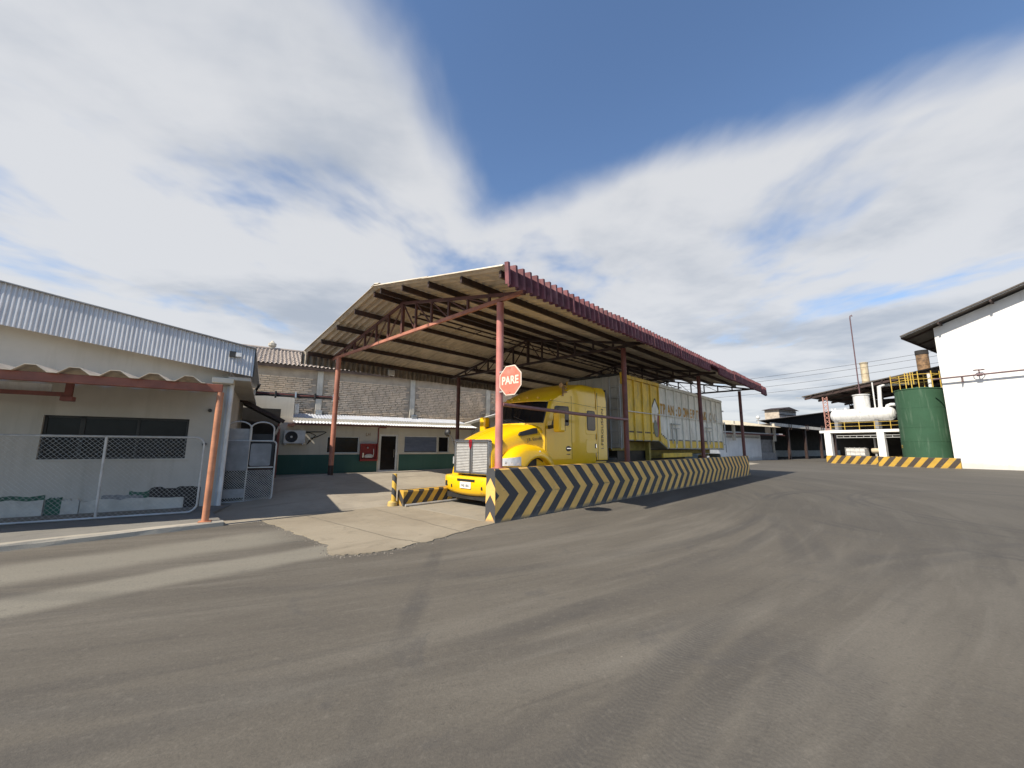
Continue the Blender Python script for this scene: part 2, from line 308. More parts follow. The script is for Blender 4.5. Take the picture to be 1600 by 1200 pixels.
EMBLEM = mat('red_emblem', (0.30, 0.01, 0.02), 0.25, 0, 0.1, 6)
LEAFR = mat('faded_red_print', (0.28, 0.055, 0.06), 0.6, 0, 0.2, 6)
LEAFG = mat('grey_green_print', (0.17, 0.18, 0.13), 0.6, 0, 0.2, 6)
LEAFP = mat('pale_peach_print', (0.52, 0.36, 0.22), 0.6, 0, 0.2, 6)
ACW = mat('ac_white', (0.66, 0.66, 0.64), 0.5, 0, 0.08, 5, (0.45, 0.43, 0.38), 0.4)
BLIND = mat('jalousie_glass', (0.21, 0.24, 0.31), 0.3, 0, 0.1, 3)
IBCW = mat('tote_plastic', (0.62, 0.60, 0.56), 0.5, 0, 0.12, 5)

# ------------------------------------------------------------------ mesh helpers
class MB:
    def __init__(s): s.v = []; s.f = []
    def add(s, vs, fs):
        o = len(s.v); s.v += [tuple(q) for q in vs]; s.f += [tuple(i + o for i in q) for q in fs]; return s
    def box(s, x0, x1, y0, y1, z0, z1):
        x0, x1 = min(x0, x1), max(x0, x1); y0, y1 = min(y0, y1), max(y0, y1); z0, z1 = min(z0, z1), max(z0, z1)
        return s.add([(x, y, z) for z in (z0, z1) for y in (y0, y1) for x in (x0, x1)],
                     [(0, 2, 3, 1), (4, 5, 7, 6), (0, 1, 5, 4), (2, 6, 7, 3), (0, 4, 6, 2), (1, 3, 7, 5)])
    def bar(s, p, q, w, h, up=(0, 0, 1)):
        p, q = Vector(p), Vector(q); d = (q - p).normalized(); up = Vector(up)
        if abs(d.dot(up)) > 0.98: up = Vector((1, 0, 0))
        a = d.cross(up).normalized() * w / 2; b = a.cross(d).normalized() * h / 2
        vs = [r + i * a + j * b for r in (p, q) for i, j in ((-1, -1), (1, -1), (1, 1), (-1, 1))]
        return s.add(vs, [(3, 2, 1, 0), (4, 5, 6, 7), (0, 1, 5, 4), (1, 2, 6, 5), (2, 3, 7, 6), (3, 0, 4, 7)])
    def tube(s, pts, r, n=8, closed=False):
        pts = [Vector(p) for p in pts]; m = len(pts); rings = []
        rs = r if isinstance(r, (list, tuple)) else [r] * m
        up = None
        for i, p in enumerate(pts):
            a = pts[i - 1] if (i > 0 or closed) else p; b = pts[(i + 1) % m] if (i < m - 1 or closed) else p
            d = (b - a).normalized()
            if up is None:
                up = Vector((0, 0, 1)) if abs(d.z) < 0.9 else Vector((1, 0, 0))
            x = d.cross(up)
            if x.length < 1e-4: x = d.orthogonal()
            x.normalize(); up = x.cross(d).normalized()
            rings.append([p + (x * math.cos(2 * math.pi * k / n) + up * math.sin(2 * math.pi * k / n)) * rs[i] for k in range(n)])
        o = len(s.v); s.v += [tuple(q) for rg in rings for q in rg]
        for i in range(m if closed else m - 1):
            j = (i + 1) % m
            for k in range(n): s.f.append((o + i * n + k, o + i * n + (k + 1) % n, o + j * n + (k + 1) % n, o + j * n + k))
        if not closed:
            s.f.append(tuple(o + k for k in range(n))[::-1]); s.f.append(tuple(o + (m - 1) * n + k for k in range(n)))
        return s
    def lathe(s, prof, c=(0, 0, 0), axis='z', n=24):
        """prof: list of (radius, height)"""
        rings = []
        for r, h in prof:
            rg = []
            for k in range(n):
                a = 2 * math.pi * k / n; x, y = r * math.cos(a), r * math.sin(a)
                p = {'z': (x, y, h), 'y': (x, h, y), 'x': (h, x, y)}[axis]
                rg.append((p[0] + c[0], p[1] + c[1], p[2] + c[2]))
            rings.append(rg)
        o = len(s.v); s.v += [q for rg in rings for q in rg]
        for i in range(len(prof) - 1):
            for k in range(n): s.f.append((o + i * n + k, o + i * n + (k + 1) % n, o + (i + 1) * n + (k + 1) % n, o + (i + 1) * n + k))
        if prof[0][0] > 1e-4: s.f.append(tuple(o + k for k in range(n)))
        if prof[-1][0] > 1e-4: s.f.append(tuple(o + (len(prof) - 1) * n + k for k in range(n)))
        return s
    def prism(s, poly, axis, a, b):
        def P(u, v, w): return {'x': (w, u, v), 'y': (u, w, v), 'z': (u, v, w)}[axis]
        n = len(poly); vs = [P(u, v, a) for u, v in poly] + [P(u, v, b) for u, v in poly]
        fs = [tuple(range(n))[::-1], tuple(range(n, 2 * n))] + [(i, (i + 1) % n, n + (i + 1) % n, n + i) for i in range(n)]
        return s.add(vs, fs)
    def loft(s, rings, closed=True, cap=True):
        n = len(rings[0]); o = len(s.v); s.v += [tuple(q) for r in rings for q in r]
        for i in range(len(rings) - 1):
            for k in range(n if closed else n - 1):
                s.f.append((o + i * n + k, o + i * n + (k + 1) % n, o + (i + 1) * n + (k + 1) % n, o + (i + 1) * n + k))
        if cap: s.f.append(tuple(o + k for k in range(n))[::-1]); s.f.append(tuple(o + (len(rings) - 1) * n + k for k in range(n)))
        return s
    def plate(s, grid, nrm, th):
        """thin solid from a grid of points, thickened along nrm"""
        m, n = len(grid), len(grid[0]); nv = Vector(nrm); o = len(s.v)
        A = [tuple(p) for r in grid for p in r]; B = [tuple(Vector(p) - nv * th) for r in grid for p in r]
        s.v += A + B; k = m * n
        for i in range(m - 1):
            for j in range(n - 1):
                a, b, c, d = i * n + j, i * n + j + 1, (i + 1) * n + j + 1, (i + 1) * n + j
                s.f.append((o + a, o + b, o + c, o + d)); s.f.append((o + k + d, o + k + c, o + k + b, o + k + a))
        edge = [(0, j) for j in range(n)] + [(i, n - 1) for i in range(1, m)] + [(m - 1, j) for j in range(n - 2, -1, -1)] + [(i, 0) for i in range(m - 2, 0, -1)]
        for q in range(len(edge)):
            a = edge[q][0] * n + edge[q][1]; b2 = edge[(q + 1) % len(edge)]; b = b2[0] * n + b2[1]
            s.f.append((o + b, o + a, o + k + a, o + k + b))
        return s
    def mesh(s, name, m, off=(0, 0, 0), smooth=False, ang=40):
        me = bpy.data.meshes.new(name)
        me.from_pydata([(x - off[0], y - off[1], z - off[2]) for x, y, z in s.v], [], s.f); me.validate()
        bm = bmesh.new(); bm.from_mesh(me); bmesh.ops.recalc_face_normals(bm, faces=bm.faces)
        if smooth:
            for f in bm.faces: f.smooth = True
            for e in bm.edges:
                if len(e.link_faces) == 2 and e.calc_face_angle(0) > R(ang): e.smooth = False
        bm.to_mesh(me); bm.free()
        me.materials.append(m); return me

def wave_profile(nw, pitch, amp, kind='sin', seg=6):
    pts = []
    for i in range(nw * seg + 1):
        ph = i / seg; x = ph * pitch; f = ph % 1.0
        if kind == 'sin': z = amp * math.sin(2 * math.pi * f)
        elif kind == 'trap': z = amp * max(-1, min(1, 2.2 * math.sin(2 * math.pi * f)))
        pts.append((x, z))
    return pts

class Fr:
    def __init__(s, o, head): s.o = Vector(o); s.rz = R(90 - head)
    def w(s, p): return s.o + Matrix.Rotation(s.rz, 3, 'Z') @ Vector(p)
W = Fr((-0.344, 8.639, 0), 43.55)        # weighbridge: x along the lane, y to the far left side
B = Fr((-7.666, 10.075, 0), 58.5)        # left building: x along its wall
O = Fr((-10.545, 18.133, 0), 58.5)       # office
RA = Fr((34.0, 40.3, 0), 149.0)          # tank platform
RB = Fr((34.0, 33.9, 0), 149.0)          # green tank bund
RC = Fr((36.825, 33.088, 0), 149.0)      # white building
FB = Fr((28.4, 49.4, 0), 58.5)           # far sheds

class Thing:
    def __init__(s, name, label, cat, fr, base, group=None):
        s.fr = fr; s.base = Vector(base)
        o = bpy.data.objects.new(name, None); COL.objects.link(o); o.empty_display_size = 0.2
        o.location = fr.w(base); o.rotation_euler = (0, 0, fr.rz); o['label'] = label; o['category'] = cat
        if group: o['group'] = group
        s.o = o
    def part(s, name, mb, m, parent=None, smooth=False, bev=0.0, kind=None, label=None, ang=40):
        me = mb.mesh(name, m, s.base, smooth, ang); return s.link(name, me, (0, 0, 0), parent, bev, kind, label)
    def link(s, name, me, loc=(0, 0, 0), parent=None, bev=0.0, kind=None, label=None, rot=None):
        o = bpy.data.objects.new(name, me); COL.objects.link(o); o.parent = parent or s.o; o.location = loc
        if rot: o.rotation_euler = rot
        if bev:
            md = o.modifiers.new('bevel', 'BEVEL'); md.width = bev; md.segments = 2; md.limit_method = 'ANGLE'; md.angle_limit = R(40)
        if kind: o['kind'] = kind
        if label: o['label'] = label
        return o
def solo(name, label, cat, fr, mb, m, base=(0, 0, 0), group=None, smooth=False, bev=0.0):
    me = mb.mesh(name, m, base, smooth); o = bpy.data.objects.new(name, me); COL.objects.link(o)
    o.location = fr.w(base); o.rotation_euler = (0, 0, fr.rz); o['label'] = label; o['category'] = cat
    if group: o['group'] = group
    if bev:
        md = o.modifiers.new('bevel', 'BEVEL'); md.width = bev; md.segments = 2; md.limit_method = 'ANGLE'; md.angle_limit = R(40)
    return o
def struct(name, fr, mb, m, smooth=False, bev=0.0):
    me = mb.mesh(name, m, (0, 0, 0), smooth); o = bpy.data.objects.new(name, me); COL.objects.link(o)
    o.location = fr.o; o.rotation_euler = (0, 0, fr.rz); o['kind'] = 'structure'
    if bev:
        md = o.modifiers.new('bevel', 'BEVEL'); md.width = bev; md.segments = 2; md.limit_method = 'ANGLE'; md.angle_limit = R(40)
    return o
WORLD = Fr((0, 0, 0), 90)
def text_mb(body, size, mtx, squeeze=1.0, depth=0.0, bold=0.0):
    cu = bpy.data.curves.new('lettering', 'FONT'); cu.body = body; cu.size = size; cu.extrude = depth; cu.offset = bold; cu.align_x = 'CENTER'; cu.align_y = 'CENTER'
    ob = bpy.data.objects.new('lettering', cu); COL.objects.link(ob)
    dg = bpy.context.evaluated_depsgraph_get(); me = bpy.data.meshes.new_from_object(ob.evaluated_get(dg))
    mb = MB(); mb.add([mtx @ Vector((v.co.x * squeeze, v.co.y, v.co.z)) for v in me.vertices], [tuple(p.vertices) for p in me.polygons])
    bpy.data.objects.remove(ob); bpy.data.curves.remove(cu); bpy.data.meshes.remove(me)
    return mb
def axes(o, x, y):
    x, y = Vector(x).normalized(), Vector(y).normalized(); z = x.cross(y)
    return Matrix.Translation(o) @ Matrix((x, y, z)).transposed().to_4x4()

# =================================================================== THE SETTING
g = MB(); g.add([(-400, -300, 0), (400, -300, 0), (400, 600, 0), (-400, 600, 0)], [(0, 1, 2, 3)])
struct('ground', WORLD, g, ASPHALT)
def sstep(a, b, x): q = max(0, min(1, (x - a) / (b - a))); return q * q * (3 - 2 * q)
def yard_h(s, t):
    r = max(0, min(1, (t - 3.6) / 5.2)) * 0.5 * sstep(-5.5, -0.3, s)
    if t > 9.3: r = r + (0.27 - r) * sstep(9.3, 12.0, t)
    return r + 0.004
ss = [-4.0 + 0.75 * i for i in range(60)]; tt = [3.62 + 0.45 * i for i in range(52)]
g = MB(); g.add([(s, t, yard_h(s, t)) for s in ss for t in tt],
                [(i * 52 + j, (i + 1) * 52 + j, (i + 1) * 52 + j + 1, i * 52 + j + 1) for i in range(59) for j in range(51)])
struct('yard', W, g, YARDC, smooth=True)
ap = [(-3.33, 3.8), (-3.28, 2.88), (-3.25, 2.09), (-3.21, 1.53), (-3.22, 1.06), (-3.17, 0.58), (-3.34, 0.19), (-3.39, -0.06), (-3.1, -0.31), (-2.74, -0.41), (-2.28, -0.38), (-1.42, -0.27), (-0.32, -0.06)]
edge = []
for i in range(len(ap) - 1):
    ex, ey = ap[i + 1][0] - ap[i][0], ap[i + 1][1] - ap[i][1]; L_ = math.hypot(ex, ey)
    for k in range(8):
        f = k / 8; j = 0 if k == 0 else random.gauss(0, min(0.028, 0.35 * L_ / 8))
        edge.append((ap[i][0] + ex * f - ey / L_ * j, ap[i][1] + ey * f + ex / L_ * j))
poly = edge + [(-0.32, -0.06), (0.05, 0.0), (0.05, 3.8)]
g = MB(); n = len(poly)
g.add([(x, y, 0.013) for x, y in poly] + [(x, y, -0.02) for x, y in poly], [tuple(range(n))] + [(i, (i + 1) % n, n + (i + 1) % n, n + i) for i in range(n)])
APR = struct('apron', W, g, APRON)
g = MB(); g.box(-0.05, 21.5, 0.3, 3.30, -0.02, 0.018); struct('weighbridge_deck', W, g, DECKC, bev=0.004)
# pavement and kerb in front of the left building
g = MB(); g.prism([(-16, 3.76), (-4.02, 3.76), (-3.95, 5.0), (-3.2, 6.4), (-2.9, 9.0), (-16, 9.6)], 'z', -0.05, 0.098); struct('pavement', W, g, PAVEC)
kerb = MB()
ks = [-16 + 0.5 * i for i in range(25)]
rings = []
for s in ks:
    j = lambda a=0.012: random.uniform(-a, a)
    rings.append([(s, 3.60 + j(), -0.02), (s, 3.615 + j(), 0.075 + j()), (s, 3.64 + j(), 0.10 + j(.006)), (s, 3.76, 0.104 + j(.006)), (s, 3.80, -0.02)])
kerb.loft(rings); struct('kerb', W, kerb, KERBC, smooth=False)

# =================================================================== WEIGHBRIDGE BARRIERS
bar = Thing('chevron_barrier', 'long concrete barrier wall painted with black and yellow chevrons beside the truck', 'barrier', W, (0, 0, 0))
g = MB()
rings = []
NX = 42
for i in range(NX + 1):
    s = 20.65 * i / NX; j = lambda a=0.006: random.uniform(-a, a)
    rings.append([(s, -0.01 + j(), -0.03), (s, 0.0 + j(), 0.55), (s, 0.012 + j(.003), 1.09), (s, 0.035, 1.117 + j(.004)), (s, 0.255, 1.117 + j(.004)), (s, 0.275, 1.09), (s, 0.30, -0.03)])
g.loft(rings); bar.part('wall', g, CHEV, smooth=True, ang=30)
g = MB()
lowb = Thing('striped_kerb_wall', 'low kerb wall with slanted yellow and black stripes left of the truck', 'barrier', W, (0, 3.31, 0))
rings = []
for i in range(43):
    s = -0.15 + 21.0 * i / 42; j = lambda a=0.006: random.uniform(-a, a)
    rings.append([(s, 3.30 + j(), -0.03), (s, 3.31 + j(), 0.38), (s, 3.34, 0.42 + j()), (s, 3.58, 0.42 + j()), (s, 3.60, 0.38), (s, 3.62, -0.03)])
g.loft(rings); lowb.part('wall', g, DIAG, smooth=True, ang=30)
g = MB(); g.tube([(-0.15, 3.2, 0.05), (6, 3.2, 0.05), (20, 3.2, 0.05)], 0.03, 8); solo('conduit_pipe', 'pale pipe lying along the foot of the striped kerb wall', 'pipe', W, g, GALV, (0, 3.2, 0), smooth=True)
bo = Thing('bollard', 'short pipe bollard with black and yellow paint at the end of the striped kerb wall', 'bollard', W, (-0.28, 3.58, 0))
g = MB(); g.lathe([(0.062, -0.02), (0.062, 0.83), (0.05, 0.85), (0.0, 0.85)], (-0.28, 3.58, 0), n=16); bo.part('pipe', g, BOLL, smooth=True)
g = MB(); g.lathe([(0.13, 0.0), (0.125, 0.11), (0.09, 0.14), (0.0, 0.145)], (-0.28, 3.62, 0), n=12); bo.part('concrete_foot', g, mat('yellow_concrete', (0.62, 0.40, 0.07), 0.8, 0, 0.2, 6, (0.3, 0.27, 0.2), 0.6), smooth=True)

# =================================================================== CANOPY
can = Thing('weighbridge_canopy', 'gabled corrugated canopy on red steel posts above the yellow truck', 'canopy', W, (10, 4.5, 0))
S0, S1 = -0.75, 21.45; RT, RZ = 4.5, 6.27; ET_R, ET_L, EZ = -0.9, 10.0, 5.17
ns = 20; pw = (S1 - S0) / ns                      # sheet pitch along the lane
nwave = 5
slR = (RZ - EZ) / (RT - ET_R); slL = (RZ - EZ) / (ET_L - RT)
def roof_sheet(t0, z0, t1, z1, lift):
    pr = wave_profile(nwave, pw / nwave, 0.042, 'sin', 6)
    gr = [[(x, t0, z0 + z + lift) for x, z in pr], [(x, t1, z1 + z + lift) for x, z in pr]]
    return MB().plate(gr, (0, 0, 1), 0.009)
tm = ET_R + 2.75; tml = ET_L - 2.8
zR = lambda t: EZ + slR * (t - ET_R); zL = lambda t: EZ + slL * (ET_L - t)
rows = [roof_sheet(ET_R, EZ, tm + 0.12, zR(tm + 0.12), 0.0), roof_sheet(tm - 0.1, zR(tm - 0.1), RT + 0.02, RZ, 0.022),
        roof_sheet(ET_L, EZ, tml - 0.12, zL(tml - 0.12), 0.0), roof_sheet(tml + 0.1, zL(tml + 0.1), RT - 0.02, RZ, 0.022)]
shoff = (pw / 2, 4.5, 5.2); shl = lambda i, dy=0.0, dz=0.0: (S0 + (i + 0.5) * pw - can.base.x, dy, 5.2 + dz)
meshes = [r.mesh('roof_sheet', FIBRE, shoff, True, 60) for r in rows]
for k, me in enumerate(meshes):
    for i in range(ns):
        can.link('roof_sheet', me, shl(i, 0, random.uniform(-.004, .004) + (0.004 if i % 2 else 0) + (0.012 if k >= 2 and i == 0 else 0)), rot=(random.uniform(-.002, .002), 0, random.uniform(-.0012, .0012)))
g = MB(); pr = wave_profile(nwave, pw / nwave, 0.042, 'sin', 6)
g.plate([[(x, RT - 0.25, RZ - 0.05 + z + 0.05) for x, z in pr], [(x, RT, RZ + z + 0.06) for x, z in pr], [(x, RT + 0.25, RZ - 0.05 + z + 0.05) for x, z in pr]], (0, 0, 1), 0.008)
rc = g.mesh('ridge_cap', FIBRE, shoff, True, 60)
for i in range(ns): can.link('ridge_cap', rc, shl(i, 0, 0.012))
# fascia: sheets hung on edge along both eaves
def fascia(t, z1, h, sign, m):
    pr = wave_profile(nwave, pw / nwave, 0.066, 'trap', 8)
    gr = [[(x, t + sign * z, z1) for x, z in pr], [(x, t + sign * (z * 1.0) + sign * 0.03, z1 - h) for x, z in pr]]
    return MB().plate(gr, (0, sign, 0), 0.009).mesh('fascia_sheet', m, shoff, True, 35)
fr_ = fascia(ET_R - 0.07, EZ + 0.045, 0.47, -1, FIBRE_M); fl_ = fascia(ET_L + 0.07, EZ + 0.045, 0.50, 1, FIBRE_W)
for i in range(ns):
    if i == 11: can.link('fascia_sheet', fl_, shl(11)); continue
    o = can.link('fascia_sheet', fr_, shl(i + (0.14 if i == 19 else 0), random.uniform(-.012, .012), random.uniform(-.02, .012) - (0.07 if i == 19 else 0)), rot=(0, random.uniform(-.012, .012) + (0.03 if i == 19 else 0), 0))
    can.link('fascia_sheet', fl_, shl(i, random.uniform(-.012, .012), random.uniform(-.03, .02)), rot=(0, random.uniform(-.015, .015), 0))
cs = fascia(ET_R - 0.07, EZ + 0.045, 0.20, -1, FIBRE_M); can.link('fascia_sheet', cs, shl(11.0), rot=(0, 0.02, 0), label='short broken maroon sheet')
# purlins
for t in (-0.72, 0.55, 1.85, 3.1, 4.3): 
    g = MB(); z = zR(t) - 0.05; g.box(S0 + 0.12, S1 - 0.1, t - 0.03, t + 0.03, z - 0.15, z); can.part('purlin', g, DARKST)
for t in (4.7, 5.95, 7.25, 8.55, 9.8):
    g = MB(); z = zL(t) - 0.05; g.box(S0 + 0.12, S1 - 0.1, t - 0.03, t + 0.03, z - 0.15, z); can.part('purlin', g, DARKST)
# trusses
DKRED = mat('dark_red_steel', (0.105, 0.04, 0.032), 0.6, 0, 0.3, 3)
CHORD = mat('faded_orange_chord', (0.40, 0.16, 0.105), 0.6, 0, 0.25, 2, (0.24, 0.09, 0.06), 0.5, (1, 3, 1))
PS = (0.263, 6.2, 13.5, 20.5); TR_, TL_ = 0.20, 9.05
def truss(s, m):
    g = MB(); zc = 4.98
    ztop = lambda t: (zR(t) if t < RT else zL(t)) - 0.26
    g.bar((s, ET_R + 0.3, ztop(ET_R + 0.3)), (s, RT, ztop(RT)), 0.07, 0.08); g.bar((s, ET_L - 0.35, ztop(ET_L - 0.35)), (s, RT, ztop(RT)), 0.07, 0.08)
    tr = can.part('truss', g, DKRED if m is ORANGE else m)
    q = MB(); q.bar((s, ET_R + 0.3, zc + 0.02), (s, ET_L - 0.35, zc + 0.0), 0.07, 0.09); can.part('bottom_chord', q, CHORD if m is ORANGE else m, tr)
    if m is ORANGE: m = DKRED
    ts = [0.55 + 0.80 * i for i in range(5)]; ts = ts + [RT + 0.0] + [2 * RT + 0.1 - q for q in ts[::-1]]
    for i, t in enumerate(ts):
        v = MB(); w = 0.06 if t != RT else 0.09
        v.box(s - w / 2, s + w / 2, t - w / 2, t + w / 2, zc + 0.045, ztop(t) - 0.035); can.part('vertical', v, m, tr)
    for a, b in zip(ts[:-1], ts[1:]):
        q = MB()
        if b <= RT + .01: p0, p1 = (s, a + 0.03, ztop(a) - 0.04), (s, b - 0.03, zc + 0.05)
        else: p0, p1 = (s, b - 0.03, ztop(b) - 0.04), (s, a + 0.03, zc + 0.05)
        p0, p1 = (Vector((s, a + 0.03, zc + 0.05)), Vector((s, b - 0.03, ztop(b) - 0.05))) if b <= RT + .01 else (Vector((s, a + 0.03, ztop(a) - 0.05)), Vector((s, b - 0.03, zc + 0.05)))
        off = Vector((0.016, 0, 0))
        q.bar(p0 - off, p1 - off, 0.012, 0.025); q.bar(p0 + off, p1 + off, 0.012, 0.025); can.part('diagonal', q, m, tr)
for i, s in enumerate(PS): truss(s, ORANGE if i == 0 else DARKST)
# posts
for i, s in enumerate(PS):
    g = MB(); m = PINKST if i == 0 else REDOX
    g.lathe([(0.085, 1.118), (0.085, 4.93)], (s, TR_ - 0.03, 0), n=18); p = can.part('post', g, m, smooth=True)
    g = MB(); g.box(s - 0.13, s + 0.13, 0.055, 0.245, 1.118, 1.13); can.part('base_plate', g, m, p)
    zb = yard_h(s, TL_)
    g = MB(); g.lathe([(0.09, zb + 0.35), (0.09, 4.93)], (s, TL_, 0), n=18); p = can.part('post', g, CHORD if i == 0 else DKRED, smooth=True)
    g = MB(); g.lathe([(0.094, zb - 0.03), (0.094, zb + 0.35)], (s, TL_, 0), n=18); can.part('painted_foot', g, DARKST, p, smooth=True)
g = MB(); g.tube([(0.30, 0.10, 2.53), (3.2, 0.10, 2.50), (6.18, 0.10, 2.49)], 0.045, 12); can.part('guard_rail', g, mat('dull_maroon_pipe', (0.22, 0.10, 0.095), 0.5, 0, 0.2, 4, (0.35, 0.22, 0.2), 0.4), smooth=True)
g = MB(); g.tube([(0.27, 9.17, 0.9), (0.27, 9.17, 4.6), (0.25, 9.3, 4.9)], 0.02, 6); can.part('downpipe', g, GALV, smooth=True)
# cable tray hung beneath the ridge
g = MB()
for i in range(26):
    s = 0.3 + i * 0.8; g.bar((s, 3.55, 5.42), (s, 3.95, 5.42), 0.025, 0.025)
g.bar((0.26, 3.55, 5.45), (20.5, 3.55, 5.45), 0.025, 0.05); g.bar((0.26, 3.95, 5.45), (20.5, 3.95, 5.45), 0.025, 0.05)
can.part('cable_ladder', g, DARKST)
# flood lamp on the far eave
fl = Thing('flood_lamp', 'small white flood lamp fixed under the far eave of the canopy', 'lamp', W, (3.0, 9.95, 4.78))
g = MB(); g.box(2.86, 3.16, 9.86, 9.97, 4.72, 4.97); fl.part('housing', g, ACW, bev=0.02)
g = MB(); g.box(2.89, 3.13, 9.845, 9.86, 4.75, 4.94); fl.part('lens', g, LENS)
g = MB(); g.bar((3.01, 9.97, 4.9), (3.01, 10.03, 5.0), 0.04, 0.03); fl.part('bracket', g, DARKST)
# stop sign
sg = Thing('stop_sign', 'faded red octagonal stop sign with white letters fixed to the canopy post', 'sign', W, (0.1, -0.32, 3.01))
def octo(r): return [(-0.325 + r * math.cos(R(22.5 + 45 * k)), 3.012 + r * math.sin(R(22.5 + 45 * k))) for k in range(8)]
g = MB(); g.prism(octo(0.352), 'x', 0.10, 0.112); sg.part('plate', g, SIGNW)
g = MB(); g.prism(octo(0.328), 'x', 0.096, 0.1); sg.part('face', g, SIGNR)
g = text_mb('PARE', 0.245, axes((0.0925, -0.325, 3.005), (0, -1, 0), (0, 0, 1)), 0.90, 0.0015, 0.008); sg.part('lettering', g, SIGNW)
g = MB(); g.bar((0.115, -0.5, 3.25), (0.2, 0.1, 3.25), 0.02, 0.03); g.bar((0.115, -0.5, 2.8), (0.2, 0.1, 2.8), 0.02, 0.03); sg.part('bracket', g, GALV)
g = MB(); [g.lathe([(0.012, 0.0), (0.012, 0.004), (0, 0.004)], (0.0915, -0.325, z), 'x', 8) for z in (2.74, 3.28)]; sg.part('bolt', g, DARKST)

# =================================================================== TRACTOR  (x = s-1.2 backwards, y = t-2.25)
TX, TY = 1.2, 2.22; FX = TX - 0.14; HW = 1.07
TF = Fr(W.w((TX, TY, 0)), 43.55)
tk = Thing('truck_tractor', 'bright yellow bonneted truck tractor with sleeper cab parked under the canopy', 'truck', TF, (0, 0, 0))
SL = [  # z, nose x, corner setback, half width, rear x
    (0.98, 1.55, 0.36, 1.04, 4.76), (1.14, 1.55, 0.36, HW, 4.76), (2.24, 1.56, 0.38, HW, 4.76), (2.60, 1.74, 0.39, HW, 4.76), (2.94, 1.90, 0.39, HW, 4.76),
    (3.00, 1.88, 0.46, HW, 4.76), (3.10, 2.04, 0.50, HW, 4.76), (3.25, 2.32, 0.54, HW - .005, 4.76), (3.40, 2.66, 0.56, HW - .015, 4.76), (3.54, 3.06, 0.56, 1.03, 4.76), (3.64, 3.46, 0.5, 0.97, 4.76), (3.70, 3.86, 0.4, 0.85, 4.76), (3.72, 4.1, 0.3, 0.65, 4.76)]
def cabp(z):
    for a, b in zip(SL[:-1], SL[1:]):
        if z <= b[0]: break
    f = max(0, min(1, (z - a[0]) / (b[0] - a[0]))); return [a[i] + (b[i] - a[i]) * f for i in range(5)]
def cabx(z, q): _, xf, d, w, xb = cabp(z); return xf + d * abs(q) ** 3.0
def cab_ring(z):
    _, xf, d, w, xb = cabp(z); pts = []
    qs = [0, .2, .4, .55, .7, .8, .88, .94, .98, 1.0]
    half = [(cabx(z, q), -w * (q if q < .98 else (0.985 if q == .98 else 1.0)), z) for q in qs]
    x0 = xf + d
    for f in (0.06, .25, .5, .75, .97): half.append((x0 + (xb - x0) * f, -w, z))
    half.append((xb, -w + 0.07, z)); half.append((xb, -w * .4, z))
    return half[::-1] + [(x, -y, zz_) for x, y, zz_ in half[1:]]
g = MB(); g.loft([cab_ring(s[0]) for s in SL]); cab = tk.part('cab', g, TRUCKY, smooth=True, ang=38)
def cab_patch(z0, z1, q0, q1, off, th, nz=8, nq=16, qtop=None):
    gr = []
    for i in range(nz + 1):
        z = z0 + (z1 - z0) * i / nz; row = []; k = i / nz
        a, b = (q0, q1) if qtop is None else (q0 + (qtop[0] - q0) * k, q1 + (qtop[1] - q1) * k)
        for j in range(nq + 1):
            q = a + (b - a) * j / nq; w = cabp(z)[3]
            row.append((cabx(z, q) - off, -w * q, z + off * 0.4))
        gr.append(row)
    return MB().plate(gr, (-1, 0, 0.3), th)
wsr = tk.part('windscreen_seal', cab_patch(2.28, 2.945, -0.955, 0.955, 0.006, 0.02, qtop=(-.92, .92)), BLACKP, cab, smooth=True)
tk.part('windscreen', cab_patch(2.30, 2.92, -0.93, 0.93, 0.012, 0.015, qtop=(-.895, .895)), GLASS, smooth=True)
vis = MB()
gr = []
for i in range(5):
    f = i / 4; gr.append([(cabx(2.98, q) - 0.02 - 0.10 * (1 - f), -cabp(2.98)[3] * q, 2.955 + 0.07 * f) for q in [-.97 + 1.94 * j / 18 for j in range(19)]])
tk.part('sun_visor', vis.plate(gr, (0, 0, 1), 0.02), TRUCKY, smooth=True)
for q in (-0.55, -0.3, -0.12 + .12, 0.3, 0.62):
    z = 3.06; g = MB(); x = cabx(z, q); g.lathe([(0.0, -0.03), (0.04, -0.02), (0.05, 0.0), (0.045, 0.03)], (x - 0.0, -HW * q, z), 'x', 10)
    tk.part('marker_lamp', g, AMBER, cab, smooth=True)
def sidepoly(pts, y0, y1): return MB().prism([(x - FX, z) for x, z in pts], 'y', y0 - 0.0, y1)
def rrect(x0, x1, z0, z1, r, n=4):
    pts = []
    for cx, cz, a0 in ((x1 - r, z1 - r, 0), (x0 + r, z1 - r, 90), (x0 + r, z0 + r, 180), (x1 - r, z0 + r, 270)):
        for k in range(n + 1): a = R(a0 + 90 * k / n); pts.append((cx + r * math.cos(a), cz + r * math.sin(a)))
    return pts
